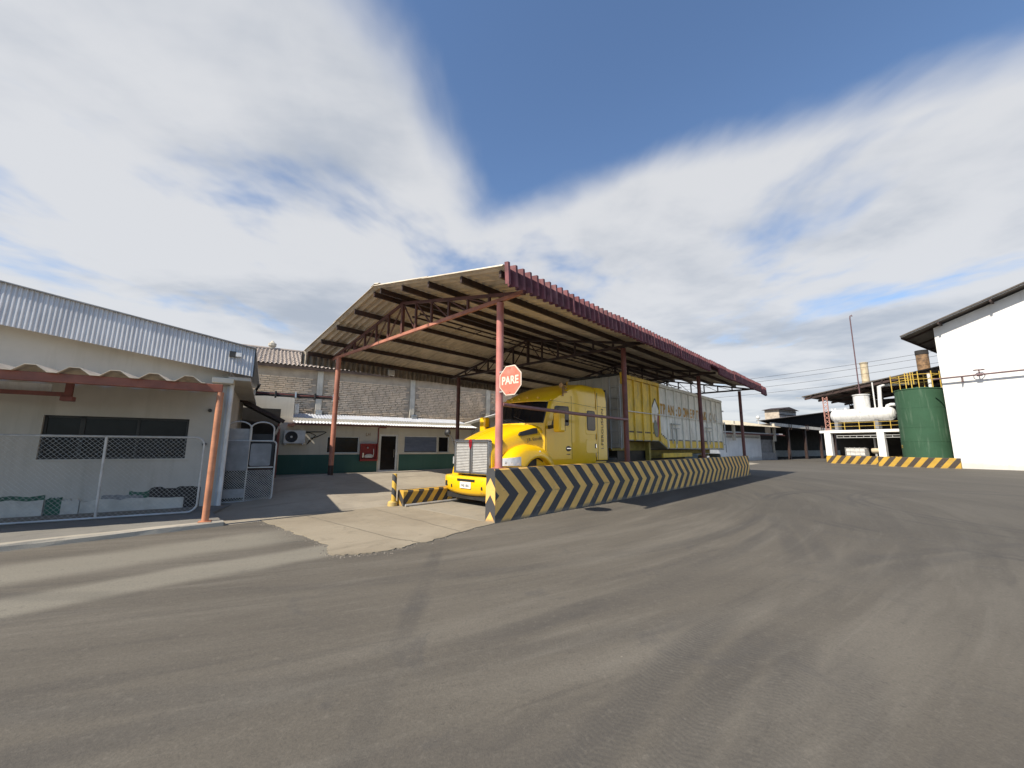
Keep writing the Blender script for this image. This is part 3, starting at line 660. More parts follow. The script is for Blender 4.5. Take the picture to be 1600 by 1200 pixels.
for sd in (-1, 1):
    ys = lambda o: sd * (HW + o)
    # door outline recess shown as dark shut lines, door handle, glass
    dr = MB()
    dpts = [(3.03, 1.20), (3.03, 2.12), (3.32, 2.88), (4.26, 2.93), (4.30, 2.2), (4.30, 1.20)]
    dr.prism([(x - FX, z) for x, z in dpts], 'y', ys(-0.02), ys(0.010)); door = tk.part('door', dr, TRUCKY, bev=0.008)
    g = sidepoly([(3.24, 2.16), (3.36, 2.42), (3.44, 2.80), (3.52, 2.83), (4.14, 2.85), (4.17, 2.80), (4.17, 2.27), (4.13, 2.24), (3.86, 2.23), (3.5, 2.14)], ys(-0.01), ys(0.016)); tk.part('window_seal', g, BLACKP, door)
    g = sidepoly([(3.60, 2.26), (3.60, 2.81), (4.12, 2.82), (4.14, 2.78), (4.14, 2.29), (4.11, 2.26)], ys(0.01), ys(0.021)); tk.part('side_window', g, GLASS, door)
    g = sidepoly([(3.28, 2.19), (3.40, 2.45), (3.47, 2.78), (3.57, 2.80), (3.57, 2.22)], ys(0.01), ys(0.021)); tk.part('quarter_window', g, GLASS, door)
    g = MB(); g.prism([(4.13 - FX + 0.14 * math.cos(R(a)), 1.53 + 0.085 * math.sin(R(a))) for a in range(0, 360, 20)], 'y', ys(0.009), ys(0.016)); oh = tk.part('door_badge', g, BLACKP, door)
    g = MB(); g.box(4.02 - FX, 4.25 - FX, ys(0.015), ys(0.03), 1.52, 1.555); tk.part('handle', g, CHROME, oh, bev=0.006)
    g = MB(); g.box(4.03 - FX, 4.21 - FX, ys(0.009), ys(0.013), 1.345, 1.37); tk.part('maker_plate', g, TEXTB, door)
    # sleeper window and locker
    g = MB(); g.prism([(x - FX, z) for x, z in rrect(5.12, 5.80, 2.0, 2.90, 0.1)], 'y', ys(-0.02), ys(0.008)); sp = tk.part('sleeper_panel', g, TRUCKY, bev=0.01)
    g = MB(); g.prism([(x - FX, z) for x, z in rrect(5.20, 5.72, 2.13, 2.80, 0.09)], 'y', ys(0.004), ys(0.014)); tk.part('sleeper_window_seal', g, BLACKP, sp)
    g = MB(); g.prism([(x - FX, z) for x, z in rrect(5.23, 5.69, 2.16, 2.77, 0.07)], 'y', ys(0.012), ys(0.018)); tk.part('sleeper_window', g, GLASS, sp)
    g = MB(); g.prism([(x - FX, z) for x, z in rrect(5.13, 5.80, 1.38, 1.85, 0.09)], 'y', ys(-0.02), ys(0.010)); lk = tk.part('locker_door', g, TRUCKY, bev=0.01)
    g = MB(); g.prism([(x - FX, z) for x, z in rrect(5.66, 5.76, 1.54, 1.70, 0.03)], 'y', ys(0.009), ys(0.013)); tk.part('locker_latch', g, BLACKP, lk)
    g = MB(); g.box(5.71 - FX, 5.75 - FX, ys(0.013), ys(0.028), 1.56, 1.68); tk.part('latch_lever', g, CHROME, lk)
    # shut lines
    for a, b in (((3.0, 1.2), (3.0, 2.2)), ((4.33, 1.2), (4.33, 3.2)), ((4.33, 2.98), (5.86, 2.93)), ((3.2, 2.97), (4.33, 2.97))):
        g = MB(); g.bar((a[0] - FX, ys(0.001), a[1]), (b[0] - FX, ys(0.001), b[1]), 0.008, 0.008); tk.part('shut_line', g, BLACKP, cab)
    # rear fairing
    g = MB(); gr = [[(x - FX, sd * y, z) for x, y in ((5.80, HW + .01), (6.15, HW + .015), (6.50, HW - .01))] for z in (1.14, 1.6, 2.6, 3.2)] + [[(5.80 - FX, sd * (HW - .004), 3.5), (6.15 - FX, sd * (HW - .01), 3.52), (6.46 - FX, sd * (HW - .03), 3.54)], [(5.80 - FX, sd * (HW - .06), 3.64), (6.15 - FX, sd * (HW - .07), 3.66), (6.42 - FX, sd * (HW - .10), 3.68)]]
    fa = tk.part('rear_fairing', g.plate(gr, (0, sd, 0), 0.03), TRUCKY, smooth=True)
    g = MB(); g.box(6.47 - FX, 6.60 - FX, sd * (HW - .1), sd * (HW - .012), 1.16, 3.62); tk.part('gap_seal', g, BLACKP, fa, bev=0.02)
    g = MB(); g.bar((5.868 - FX, ys(0.008), 1.14), (5.868 - FX, ys(0.008), 3.45), 0.01, 0.02); tk.part('shut_line', g, BLACKP, fa)
    g = MB(); g.bar((5.87 - FX, ys(0.015), 2.98), (6.5 - FX, ys(0.0), 2.98), 0.01, 0.012); tk.part('shut_line', g, BLACKP, fa)
    if sd < 0:
        g = text_mb('I.FERGUSON', 0.20, axes((6.16 - FX, -HW - .024, 2.22), (0.02, 0, 1), (-1, 0, 0)), 1.28, 0.001); tk.part('lettering', g, TEXTB, fa)
        g = text_mb('J.R. Estrella', 0.13, axes((2.62 - FX, -0.99, 1.80), (0.985, -0.13, 0.12), (0, 0.25, 1)), 1.0, 0.0015); tk.part('lettering', g, TEXTK)
    # side skirt and step
    g = MB(); g.box(3.35 - FX, 6.45 - FX, sd * 0.92, sd * 1.05, 0.35, 1.10); tk.part('side_skirt', g, TRUCKY, bev=0.03)
    # mirrors
    mi = MB(); mi.prism([(x - TX, z) for x, z in rrect(3.02, 3.28, 2.0, 2.56, 0.05)], 'y', sd * 1.44, sd * 1.70); mr = tk.part('mirror', mi, TRUCKY, bev=0.05, smooth=True)
    g = MB(); g.box(3.275 - TX, 3.29 - TX, sd * 1.46, sd * 1.68, 2.04, 2.52); tk.part('mirror_glass', g, BLACKP, mr)
    g = MB(); g.bar((3.32 - TX, sd * 1.06, 2.16), (3.16 - TX, sd * 1.48, 2.18), 0.12, 0.10); tk.part('mirror_arm', g, BLACKP, mr, bev=0.02)
    # hood mirror on bent arm (near side of the driver only)
    if sd > 0:
        g = MB(); g.tube([(0.10, 0.78, 1.30), (0.08, 0.82, 1.62), (0.10, 0.98, 1.84), (0.16, 1.18, 1.93), (0.22, 1.30, 1.95)], 0.018, 8); ha = tk.part('hood_mirror_arm', g, BLACKM, smooth=True)
        g = MB(); g.lathe([(0.0, -0.07), (0.08, -0.05), (0.12, 0.0), (0.12, 0.04), (0.0, 0.04)], (0.24, 1.38, 1.99), 'x', 16); tk.part('hood_mirror', g, BLACKP, ha, smooth=True)
        g = MB(); g.tube([(0.75, 1.0, 1.72), (0.80, 0.85, 2.02), (0.82, 0.62, 2.16)], 0.014, 6); tk.part('fender_marker_rod', g, BLACKM, smooth=True)
    # headlamp
    hp = [(0.16, 0.80), (0.19, 0.93), (0.30, 1.06), (0.45, 1.15), (0.62, 1.205), (0.72, 1.215)]
    gr = [[(x, sd * (y + 0.012), 1.09 + 0.03 * i + 0.012 * i * (x - .1) * 1.2) for x, y in hp] for i in range(7)]
    hl = tk.part('headlamp', MB().plate(gr, (0.6, -sd * 0.5, 0), 0.05), LENS, smooth=True)
    g = MB(); [g.lathe([(0.06, 0), (0.075, 0.01), (0.04, 0.03)], (0.255 + 0.14 * k, sd * (1.035 + .075 * k), 1.175), 'x', 12) for k in (0, 1)]; tk.part('projector', g, CHROME, hl, smooth=True)
    # fender
    cx, cz = 1.50, 0.60; rings = []
    for k in range(25):
        a = R(-8 + 196 * k / 24); ca, sa = math.cos(a), math.sin(a)
        # a=0 points backwards, 180 forwards
        ro = 0.96 + 0.08 * math.sin(a)
        fwd = max(0, -ca); ro += 0.36 * fwd ** 2.2 + 0.06 * max(0, math.sin(2 * a - R(180))) * (1 if ca < 0 else 0)
        P = lambda r, y: (cx + r * ca, sd * y, max(0.42 if fwd < .5 else 0.72, cz + r * sa))
        rings.append([P(0.68, 0.62), P(ro - .05, 0.62), P(ro + .01, 0.90), P(ro - 0.03, 1.03), P(ro - 0.09, 1.12), P(ro - 0.18, 1.18), P(0.76, 1.21), P(0.71, 1.215), P(0.69, 1.20)])
    g = MB(); g.loft(rings); fe = tk.part('fender', g, TRUCKY, smooth=True, ang=50)
    g = MB(); g.lathe([(0.0, 0.0), (0.045, 0.0), (0.03, 0.015), (0.0, 0.018)], (1.55, sd * 1.185, 1.435), 'y', 10); tk.part('side_marker', g, LENS, fe)
    g = MB(); g.lathe([(0.0, sd * 0.97), (0.70, sd * 0.97), (0.70, sd * 1.03), (0.66, sd * 1.03), (0.66, sd * 0.99), (0.0, sd * 0.99)], (cx, 0, cz), 'y', 28); tk.part('wheel_well', g, BLACKM, fe)
    # hood side vent
    g = MB(); P3 = [(2.19, -0.905, 1.90), (2.26, -0.895, 1.985), (2.76, -0.975, 2.12), (2.86, -0.99, 2.12), (2.86, -1.01, 1.97), (2.3, -0.93, 1.885)]
    g.add([(x - TX, sd * -y, z) for x, y, z in P3] + [(x - TX, sd * (-y - .06), z) for x, y, z in P3], [tuple(range(6)), tuple(range(6, 12))[::-1]] + [(i, (i + 1) % 6, 6 + (i + 1) % 6, 6 + i) for i in range(6)])
    tk.part('hood_vent', g, BLACKP)
    g = MB(); g.add([(x, sd * y, z) for x, y, z in ((0.30, 0.80, 1.30), (0.37, 0.825, 1.30), (0.46, 0.80, 1.76), (0.36, 0.765, 1.74))] + [(x, sd * (y - .05), z) for x, y, z in ((0.30, 0.80, 1.30), (0.37, 0.825, 1.30), (0.46, 0.80, 1.76), (0.36, 0.765, 1.74))], [(0, 1, 2, 3), (7, 6, 5, 4), (0, 1, 5, 4), (1, 2, 6, 5), (2, 3, 7, 6), (3, 0, 4, 7)]); tk.part('grille_side_slot', g, BLACKP)
    # wheels
    for x, w0, w1 in ((1.5, 0.86, 1.16), (6.15, 0.62, 1.18), (7.45, 0.62, 1.18)):
        g = MB(); c = (x, 0, 0.52); a, b = sd * w0, sd * w1
        pr = [(0.30, a), (0.46, a), (0.505, a + sd * 0.04), (0.515, (a + b) / 2), (0.505, b - sd * 0.04), (0.46, b), (0.30, b - sd * 0.02)]
        g.lathe(pr, c, 'y', 28); wh = tk.part('wheel', g, RUBBER, smooth=True)
        g = MB(); g.lathe([(0.0, b - sd * .10), (0.12, b - sd * .06), (0.14, b - sd * .12), (0.24, b - sd * .13), (0.29, b - sd * .02), (0.305, b - sd * .03), (0.29, a + sd * .02)], c, 'y', 20); tk.part('rim', g, ALU, wh, smooth=True)
# hood
hs = [(0.10, 1.77, 0.66, 0.75), (0.22, 1.83, 0.68, 0.765), (0.5, 1.94, 0.73, 0.80), (0.9, 2.08, 0.80, 0.87), (1.3, 2.195, 0.87, 0.94), (1.7, 2.28, 0.94, 1.0), (1.98, 2.30, 0.98, 1.04)]
rings = []
for x, zt, wt, wb in hs:
    half = [(x, -wb, 0.85), (x, -wb, 1.3), (x, -wb * 0.99, zt - 0.42), (x, -wt - 0.045, zt - 0.22), (x, -wt + 0.02, zt - 0.12), (x, -wt * 0.88, zt - 0.065), (x, -wt * 0.6, zt - 0.02), (x, -wt * 0.28, zt)]
    rings.append(half + [(a, -b, c) for a, b, c in half[::-1]])
g = MB(); g.loft(rings); hood = tk.part('hood', g, TRUCKY, smooth=True, ang=50)
g = MB(); g.add([(1.95, -0.98, 1.0), (1.95, 0.98, 1.0), (1.95, 0.98, 2.18), (1.95, -0.98, 2.18), (2.1, -1.0, 1.0), (2.1, 1.0, 1.0), (2.1, 1.0, 2.2), (2.1, -1.0, 2.2)], [(0, 1, 2, 3), (4, 5, 6, 7), (0, 1, 5, 4), (2, 3, 7, 6), (0, 3, 7, 4), (1, 2, 6, 5)]); tk.part('cowl', g, BLACKP)
# grille
gl = MB()
gw, z0, z1 = 0.72, 0.84, 1.74
for y0, y1, a, b in ((-gw, gw, z1 - 0.055, z1), (-gw, gw, z0, z0 + 0.06), (-gw, -gw + 0.065, z0, z1), (gw - 0.065, gw, z0, z1), (-0.055, 0.055, z0, z1 + 0.04)):
    gl.box(0.0, 0.13, y0, y1, a, b)
gr_ = tk.part('grille_surround', gl, mat('dark_chrome', (0.34, 0.34, 0.345), 0.22, 0.8, 0.1, 4), bev=0.018)
g = MB(); g.box(-0.01, 0.10, -gw, gw, z1 + 0.001, z1 + 0.03); tk.part('grille_top_trim', g, CHROME, gr_, bev=0.01)
for sgn in (-1, 1):
    g = MB(); ya, yb = sorted((sgn * 0.06, sgn * (gw - 0.07)))
    for k in range(19):
        z = z0 + 0.075 + k * 0.0425; g.box(0.035, 0.062, ya, yb, z, z + 0.019)
    for k in range(13):
        y = ya + 0.01 + (yb - ya - 0.02) * k / 12; g.box(0.05, 0.066, y - 0.006, y + 0.006, z0 + 0.06, z1 - 0.055)
    tk.part('grille_mesh', g, mat('grille_silver', (0.62, 0.61, 0.59), 0.4, 0.1, 0.1, 8), gr_)
    g = MB(); g.box(0.085, 0.10, ya, yb, z0 + 0.05, z1 - 0.05); tk.part('radiator', g, mat('radiator', (0.30, 0.295, 0.28), 0.6, 0.1, 0.1, 4), gr_)
g = MB(); g.prism([(-0.05, 1.60), (-0.058, 1.73), (-0.03, 1.775), (0.03, 1.775), (0.058, 1.73), (0.05, 1.60), (0.0, 1.50)], 'x', -0.022, 0.0); em = tk.part('emblem', g, EMBLEM, gr_, bev=0.006)
g = MB(); g.prism([(-0.012, 1.62), (-0.02, 1.70), (0.0, 1.73), (0.02, 1.70), (0.012, 1.62)], 'x', -0.025, -0.022); tk.part('lettering', g, CHROME, gr_)
# bumper
rings = []
for k in range(23):
    y = -1.19 + 2.38 * k / 22; d = 0.22 * (abs(y) / 1.19) ** 4
    lo = 0.29 + 0.09 * (abs(y) / 1.19) ** 2
    rings.append([(-0.10 + d + 0.05, y, lo), (-0.13 + d, y, lo + 0.07), (-0.15 + d, y, 0.55), (-0.145 + d, y, 0.73), (-0.10 + d, y, 0.775), (0.10 + d, y, 0.78), (0.12 + d, y, lo)])
g = MB(); g.loft(rings); bm_ = tk.part('bumper', g, TRUCKY, smooth=True, ang=50)
bx = lambda y: -0.15 + 0.22 * (abs(y) / 1.19) ** 4
for y in (-0.90, 0.90):
    g = MB(); g.box(bx(y) - 0.008, bx(y) + 0.12, y - 0.075, y + 0.075, 0.49, 0.63); fg = tk.part('fog_lamp_pocket', g, BLACKP, bm_, bev=0.01)
for y in (-0.62, 0.62):
    g = MB(); g.box(bx(y) - 0.006, bx(y) + 0.05, y - 0.025, y + 0.025, 0.47, 0.55); tk.part('tow_slot', g, BLACKP, bm_)
    for zz2, dy in ((0.40, -.03), (0.40, .03), (0.69, 0)):
        g = MB(); g.lathe([(0.012, 0), (0.008, -0.006), (0, -0.007)], (bx(y) + 0.001, y + dy, zz2), 'x', 8); tk.part('bolt', g, ALU, bm_)
g = MB(); g.box(-0.156, -0.10, -0.36, 0.36, 0.655, 0.72); tk.part('intake_slot', g, BLACKP, bm_)
g = MB(); g.box(-0.168, -0.152, -0.22, 0.22, 0.475, 0.645); pl_ = tk.part('number_plate', g, mat('plate_white', (0.78, 0.77, 0.74), 0.5, 0, 0.05, 8), bm_, bev=0.005)
g = text_mb('PAB 1863', 0.105, axes((-0.171, 0, 0.545), (0, -1, 0), (0, 0, 1)), 0.80, 0.001); tk.part('lettering', g, TEXTK, bm_)
g = MB(); g.box(-0.02, 0.5, -0.95, 0.95, 0.18, 0.32); g.box(0.1, 1.2, -0.40, 0.40, 0.3, 0.9); tk.part('front_axle_beam', g, BLACKM)
g = MB(); g.box(0.3, 8.3, -0.45, -0.35, 0.62, 0.92); g.box(0.3, 8.3, 0.35, 0.45, 0.62, 0.92); g.box(5.3, 8.0, -0.5, 0.5, 0.92, 1.08); tk.part('chassis_rail', g, BLACKM)
g = MB(); g.lathe([(0.0, 0.0), (0.55, 0.0), (0.6, -0.04), (0.6, -0.1), (0, -0.1)], (6.8, 0, 1.2), 'z', 24); tk.part('fifth_wheel', g, BLACKM)
for y in (-0.55, 0.12):
    g = MB(); pts = [(cabx(2.31 + 0.06 * k, -(y + 0.16 * k) / HW) - 0.03, y + 0.16 * k, 2.33 + 0.055 * k) for k in range(4)]; g.tube(pts, 0.010, 5); tk.part('wiper', g, BLACKP, wsr, smooth=True)
g = MB(); g.tube([(x, 0, zt + 0.004) for x, zt, wt, wb in hs], 0.010, 6); tk.part('hood_crease', g, TRUCKY, hood, smooth=True)
# brass horn cluster on the cab side
BRASS = mat('tarnished_brass', (0.30, 0.17, 0.07), 0.35, 0.6, 0.4, 9)
g = MB(); g.lathe([(0.02, 0.24), (0.03, 0.1), (0.045, 0.0), (0.08, -0.06)], (4.02 - TX, -1.05, 3.50), 'x', 12); hn = tk.part('air_horn', g, BRASS, smooth=True)
g = MB(); g.tube([(4.0 - TX, -1.08, 3.16), (4.01 - TX, -1.10, 3.28), (4.02 - TX, -1.07, 3.45), (4.05 - TX, -0.98, 3.56)], 0.03, 8); g.lathe([(0.02, .2), (0.03, 0.1), (0.055, 0.0)], (4.0 - TX, -1.10, 3.40), 'x', 10); g.lathe([(0.02, .2), (0.03, 0.1), (0.05, 0.0)], (4.0 - TX, -1.11, 3.30), 'x', 10); tk.part('horn_pipe', g, BRASS, hn, smooth=True)
g = MB(); g.tube([(4.7, -0.9, 1.2), (4.85, -0.9, 2.4)], 0.02, 6); g.tube([(5.0, -0.3, 1.5), (5.3, 0, 1.35), (6.0, 0.2, 1.5), (6.45, 0.1, 1.7)], 0.02, 6); tk.part('air_line', g, BLACKM, smooth=True)

# =================================================================== TRAILER
tr = Thing('bulk_trailer', 'tall ribbed box trailer, yellow in front and dirty white behind, hitched to the yellow tractor', 'trailer', W, (13, 2.25, 0))
y0, y1 = 0.97, 3.55; ZT = 4.22
RB_ = [7.72, 8.42, 9.15, 9.88, 10.68, 11.50, 12.40, 13.32, 14.22, 15.08, 15.95, 16.78, 17.62, 18.48, 19.40]
def zb(s): return 1.84 if s <= 10.68 else (1.84 - (s - 10.68) / 0.82 * 0.32 if s < 11.5 else 1.52)
g = MB()
core = [(RB_[0], ZT), (RB_[0], 1.84), (10.68, 1.84), (11.5, 1.52), (19.4, 1.47), (19.4, ZT)]
g.prism(core, 'y', y0 + 0.03, y1 - 0.03); tr.part('body', g, TGREY)
for sd, yy in ((-1, y0), (1, y1)):
    e = lambda o: yy - sd * 0 + sd * o     # o > 0 outwards
    for i in range(14):
        a, b = RB_[i] + 0.0, RB_[i + 1]
        pm = [(a + .035, ZT - .06), (a + .035, zb(a) + .03), (b - .035, zb(b) + .03), (b - .035, ZT - .06)]
        g = MB(); bulge = random.uniform(-.006, .008)
        if i < 4: g.prism(pm, 'y', e(-0.03), e(0.0 + bulge)); tr.part('panel', g, TYEL)
        else:
            k = lambda s: zb(s) + 0.36
            g.prism([pm[0], (a + .035, k(a)), (b - .035, k(b)), pm[3]], 'y', e(-0.03), e(bulge)); tr.part('panel', g, TWHITE)
            g = MB(); g.prism([(a + .035, k(a) - .004), pm[1], pm[2], (b - .035, k(b) - .004)], 'y', e(-0.03), e(bulge + .003)); tr.part('panel', g, TYEL)
        # lashing slots
        g = MB()
        for q in (0.25, 0.45, 0.62, 0.8):
            s = a + (b - a) * q; zq = (zb(s) + 0.385) if i >= 4 else 2.17
            g.box(s - 0.055, s + 0.055, e(bulge - .002), e(bulge + 0.006), zq - 0.03, zq + 0.03)
        tr.part('lashing_slot_row', g, DARKST, kind='stuff')
    for i, s in enumerate(RB_):
        g = MB(); m = TYEL if i < 5 else TWHITE
        g.add([(s - .05, e(-.02), zb(s) - .01), (s + .05, e(-.02), zb(s) - .01), (s + .035, e(.055), zb(s) + .06), (s - .035, e(.055), zb(s) + .06), (s - .05, e(-.02), ZT), (s + .05, e(-.02), ZT), (s + .035, e(.055), ZT - .02), (s - .035, e(.055), ZT - .02)],
              [(0, 1, 2, 3), (4, 5, 6, 7), (0, 1, 5, 4), (1, 2, 6, 5), (2, 3, 7, 6), (3, 0, 4, 7)]); tr.part('rib', g, m)
    g = MB(); g.box(7.66, 10.72, e(-0.05), e(0.075), ZT - 0.04, ZT + 0.10); tr.part('top_rail', g, TYEL, bev=0.015)
    g = MB(); g.box(10.724, 19.45, e(-0.05), e(0.075), ZT - 0.04, ZT + 0.10); tr.part('top_rail', g, TWHITE, bev=0.015)
    g = MB(); g.tube([(7.8, e(0.075), 2.93), (10.7, e(0.075), 2.95), (19.4, e(0.075), 2.98)], 0.02, 8); tr.part('side_rail', g, TWHITE, smooth=True)
    for sx_ in (11.78, 16.35):
        g = MB(); g.box(sx_, sx_ + 1.0, e(0.06), e(0.11), 2.60, 2.65); g.box(sx_ + 0.02, sx_ + 0.9, e(0.055), e(0.10), 2.42, 2.45); g.box(sx_ + 0.10, sx_ + 0.15, e(0.05), e(0.09), 1.75, 2.6); g.box(sx_ + 0.58, sx_ + 0.63, e(0.05), e(0.09), 1.75, 2.43)
        tr.part('hatch_frame', g, TGREY)
# lettering and painted emblem on the visible side
yl = y0 - 0.018
for ch, s in zip('TRAN:DOWERTRAK CAL', [10.95, 11.28, 11.76, 12.14, 12.62, 13.02, 13.56, 13.97, 14.45, 14.86, 15.32, 15.72, 16.18, 16.56, 17.0, 17.4, 17.85, 18.25]):
    if ch == ' ': continue
    g = text_mb(ch, 0.60, axes((s, yl - .0, 3.22), (1, 0, 0), (0, 0, 1)), 0.80, 0.0012, 0.022); tr.part('lettering', g, TEXTO if s < 16.6 else mat('very_faded_lettering', (0.48, 0.36, 0.22), 0.6, 0, 0.2, 6))
def flat(name, pts, m, o): tr.part(name, MB().prism(pts, 'y', yl - o, yl - o + 0.012), m)
flat('painted_house', [(9.98, 2.6), (9.98, 3.25), (10.32, 3.62), (10.64, 3.2), (10.64, 2.6)], TWHITE, 0.001)
for a, b in (((9.95, 3.20), (10.31, 3.63)), ((10.31, 3.63), (10.66, 3.18))):
    g = MB(); g.bar((a[0], yl - 0.004, a[1]), (b[0], yl - 0.004, b[1]), 0.008, 0.05); tr.part('painted_roof_line', g, TEXTK)
ell = lambda cx, cz, rx, rz, tilt=0: [(cx + rx * math.cos(R(a)) + tilt * math.sin(R(a)), cz + rz * math.sin(R(a))) for a in range(0, 360, 20)]
flat('painted_leaf', ell(10.30, 2.36, 0.20, 0.36, -0.05), LEAFG, 0.006)
flat('painted_leaf', ell(10.53, 2.52, 0.11, 0.52, 0.05), LEAFR, 0.004)
flat('painted_leaf', ell(10.26, 2.72, 0.12, 0.22, -0.08), LEAFP, 0.003)
# bulkhead
g = MB(); g.box(7.62, 7.72, y0 + 0.02, y1 - 0.02, 1.55, 4.30); bh = tr.part('bulkhead', g, TGREY, bev=0.02)
for k in range(7):
    y = y0 + 0.25 + k * 0.36; g = MB(); g.box(7.59, 7.625, y - 0.02, y + 0.02, 1.6, 4.28); tr.part('stiffener', g, TGREY, bh)
g = MB(); g.box(7.55, 7.85, y0 - 0.06, y0 + 0.12, 3.95, 4.42); tr.part('corner_cap', g, TYEL, bev=0.05)
g = MB()
for y in (y0 + 0.12, y0 + 0.55): g.tube([(7.56, y, 1.5), (7.56, y, 4.2)], 0.018, 6)
for k in range(6): g.tube([(7.56, y0 + 0.12, 1.75 + 0.42 * k), (7.56, y0 + 0.55, 1.75 + 0.42 * k)], 0.014, 6)
tr.part('ladder', g, GALV, smooth=True)
tp = []
for i in range(30):
    y = y0 + 0.1 + (y1 - y0 - 0.2) * i / 29; tp.append((7.70 + random.uniform(-.02, .02), y, 4.36 + 0.02 * math.sin(i * 1.3) + random.uniform(-.015, .015)))
g = MB(); g.tube(tp, [0.06 + random.uniform(-.012, .012) for _ in tp], 8); tr.part('tarpaulin_roll', g, mat('dark_tarpaulin', (0.05, 0.05, 0.048), 0.8, 0, 0.3, 6), smooth=True)
# chassis
g = MB(); g.box(8.6, 19.2, 1.85, 2.55, 0.55, 1.5); g.box(11.2, 14.3, 2.6, 3.3, 0.5, 1.4); tr.part('underbody', g, BLACKM)
for yy in (1.75, 2.65):
    g = MB(); g.box(7.9, 11.3, yy - 0.06, yy + 0.06, 1.45, 1.82); g.box(11.0, 19.3, yy - 0.06, yy + 0.06, 1.10, 1.46); tr.part('chassis_beam', g, OLIVE)
for yy in (1.05, 3.47):
    g = MB(); g.box(11.05, 14.5, yy - 0.04, yy + 0.04, 1.14, 1.33); tr.part('side_guard', g, TYEL, bev=0.01)
    g = MB(); g.box(11.05, 14.5, yy - 0.04, yy + 0.04, 0.75, 0.85); tr.part('side_guard', g, OLIVE, bev=0.01)
    g = MB(); g.box(10.2, 10.36, yy + (0.2 if yy < 2 else -0.36), yy + (0.36 if yy < 2 else -0.2), 0.25, 1.8); tr.part('landing_leg', g, OLIVE)
    rings = []
    for k in range(13):
        a = k / 12; s = 15.0 + 4.25 * a; z = 1.17 + 0.10 * math.sin(math.pi * min(1, max(0, a))) ** 0.3 - (0.35 if k in (0, 12) else 0)
        o = 0.1 if yy < 2 else -0.1; rings.append([(s, yy - 0.02, z), (s, yy + (0.6 if yy < 2 else -0.6), z)])
    tr.part('mudguard', MB().plate(rings, (0, 0, 1), 0.02), TGREY, smooth=True)
    for s in (15.9, 17.15, 18.4):
        a, b = (1.55, 1.0) if yy < 2 else (2.95, 3.5); sd = 1 if b > a else -1
        g = MB(); c = (s, 0, 0.52); g.lathe([(0.30, a), (0.46, a), (0.505, a + sd * .04), (0.515, (a + b) / 2), (0.505, b - sd * .04), (0.46, b), (0.30, b - sd * .02)], c, 'y', 24); wh = tr.part('wheel', g, RUBBER, smooth=True)
        g = MB(); g.lathe([(0.0, b - sd * .08), (0.13, b - sd * .05), (0.24, b - sd * .13), (0.30, b - sd * .02), (0.29, a)], c, 'y', 18); tr.part('rim', g, ALU, wh, smooth=True)
g = MB(); g.box(19.42, 19.52, y0 - 0.02, y1 + 0.02, 1.45, ZT); tr.part('tailgate', g, TWHITE, bev=0.02)
g = MB()
for z in (1.75, 2.4, 3.0, 3.7): g.box(19.40, 19.62, y0 - 0.10, y0 - 0.03, z - 0.03, z + 0.03)
g.tube([(19.58, y0 - 0.1, 1.3), (19.58, y0 - 0.1, 3.05)], 0.03, 6); tr.part('tailgate_latch', g, GALV)

# =================================================================== LEFT BUILDING
lb = Thing('workshop_building', 'low off-white building with raked corrugated zinc fascia at the left edge', 'building', B, (-4, 4, 0.1))
def zf(x, top): return (4.878 + (x + 3.662) * (4.066 - 4.878) / 4.48) if top else (3.985 + (x + 3.541) * (3.335 - 3.985) / 4.328)
# front wall as pieces round the window opening
wx0, wx1, wz0, wz1 = -2.86, -0.385, 1.26, 2.21
wl = MB()
wl.prism([(-11, -0.02), (wx0, -0.02), (wx0, zf(wx0, 0) + 0.3), (-11, zf(-11, 0) + 0.3)], 'y', 0.0, 0.2)
wl.prism([(wx1, -0.02), (0.33, -0.02), (0.33, zf(0.33, 0) + 0.3), (wx1, zf(wx1, 0) + 0.3)], 'y', 0.0, 0.2)
wl.prism([(wx0, -0.02), (wx1, -0.02), (wx1, wz0), (wx0, wz0)], 'y', 0.0, 0.2)
wl.prism([(wx0, wz1), (wx1, wz1), (wx1, zf(wx1, 0) + .3), (wx0, zf(wx0, 0) + .3)], 'y', 0.0, 0.2)
lb.part('front_wall', wl, BWALL)
g = MB(); g.box(0.13, 0.328, 0.201, 7.6, -0.05, 3.55); lb.part('side_wall', g, BWALL)
g = MB(); g.prism([(-11, zf(-11, 1) - .05), (0.85, zf(.85, 1) - .05), (0.85, zf(.85, 1)), (-11, zf(-11, 1))], 'y', -0.46, 7.8); lb.part('roof', g, ZINC)
g = MB(); g.box(0.33, 0.80, -0.40, 7.5, 3.22, 3.30); lb.part('soffit', g, BWALL)
# window
g = MB()
for x0, x1, a, b in ((wx0, wx1, wz1 - 0.05, wz1), (wx0, wx1, wz0, wz0 + 0.04), (wx0, wx0 + 0.05, wz0, wz1), (wx1 - 0.05, wx1, wz0, wz1), (-2.30, -2.22, wz0, wz1), (-1.35, -1.30, wz0, wz1)): g.box(x0, x1, 0.06, 0.11, a, b)
wn = lb.part('window', g, BLACKM)
for x0, x1 in ((-2.81, -2.30), (-2.22, -1.35), (-1.30, -0.435)):
    g = MB(); g.box(x0, x1, 0.08, 0.09, wz0 + 0.04, wz1 - 0.05); lb.part('pane', g, GLASSB, wn)
g = MB(); g.box(wx0 - 0.06, wx1 + 0.06, -0.03, 0.06, wz0 - 0.04, wz0 - 0.002); lb.part('window_sill', g, BWALL)
g = MB(); g.box(wx0 - 0.2, wx1 + .2, 0.6, 0.62, 0.9, 2.6); lb.part('interior_screen', g, SOOT_SHADE)
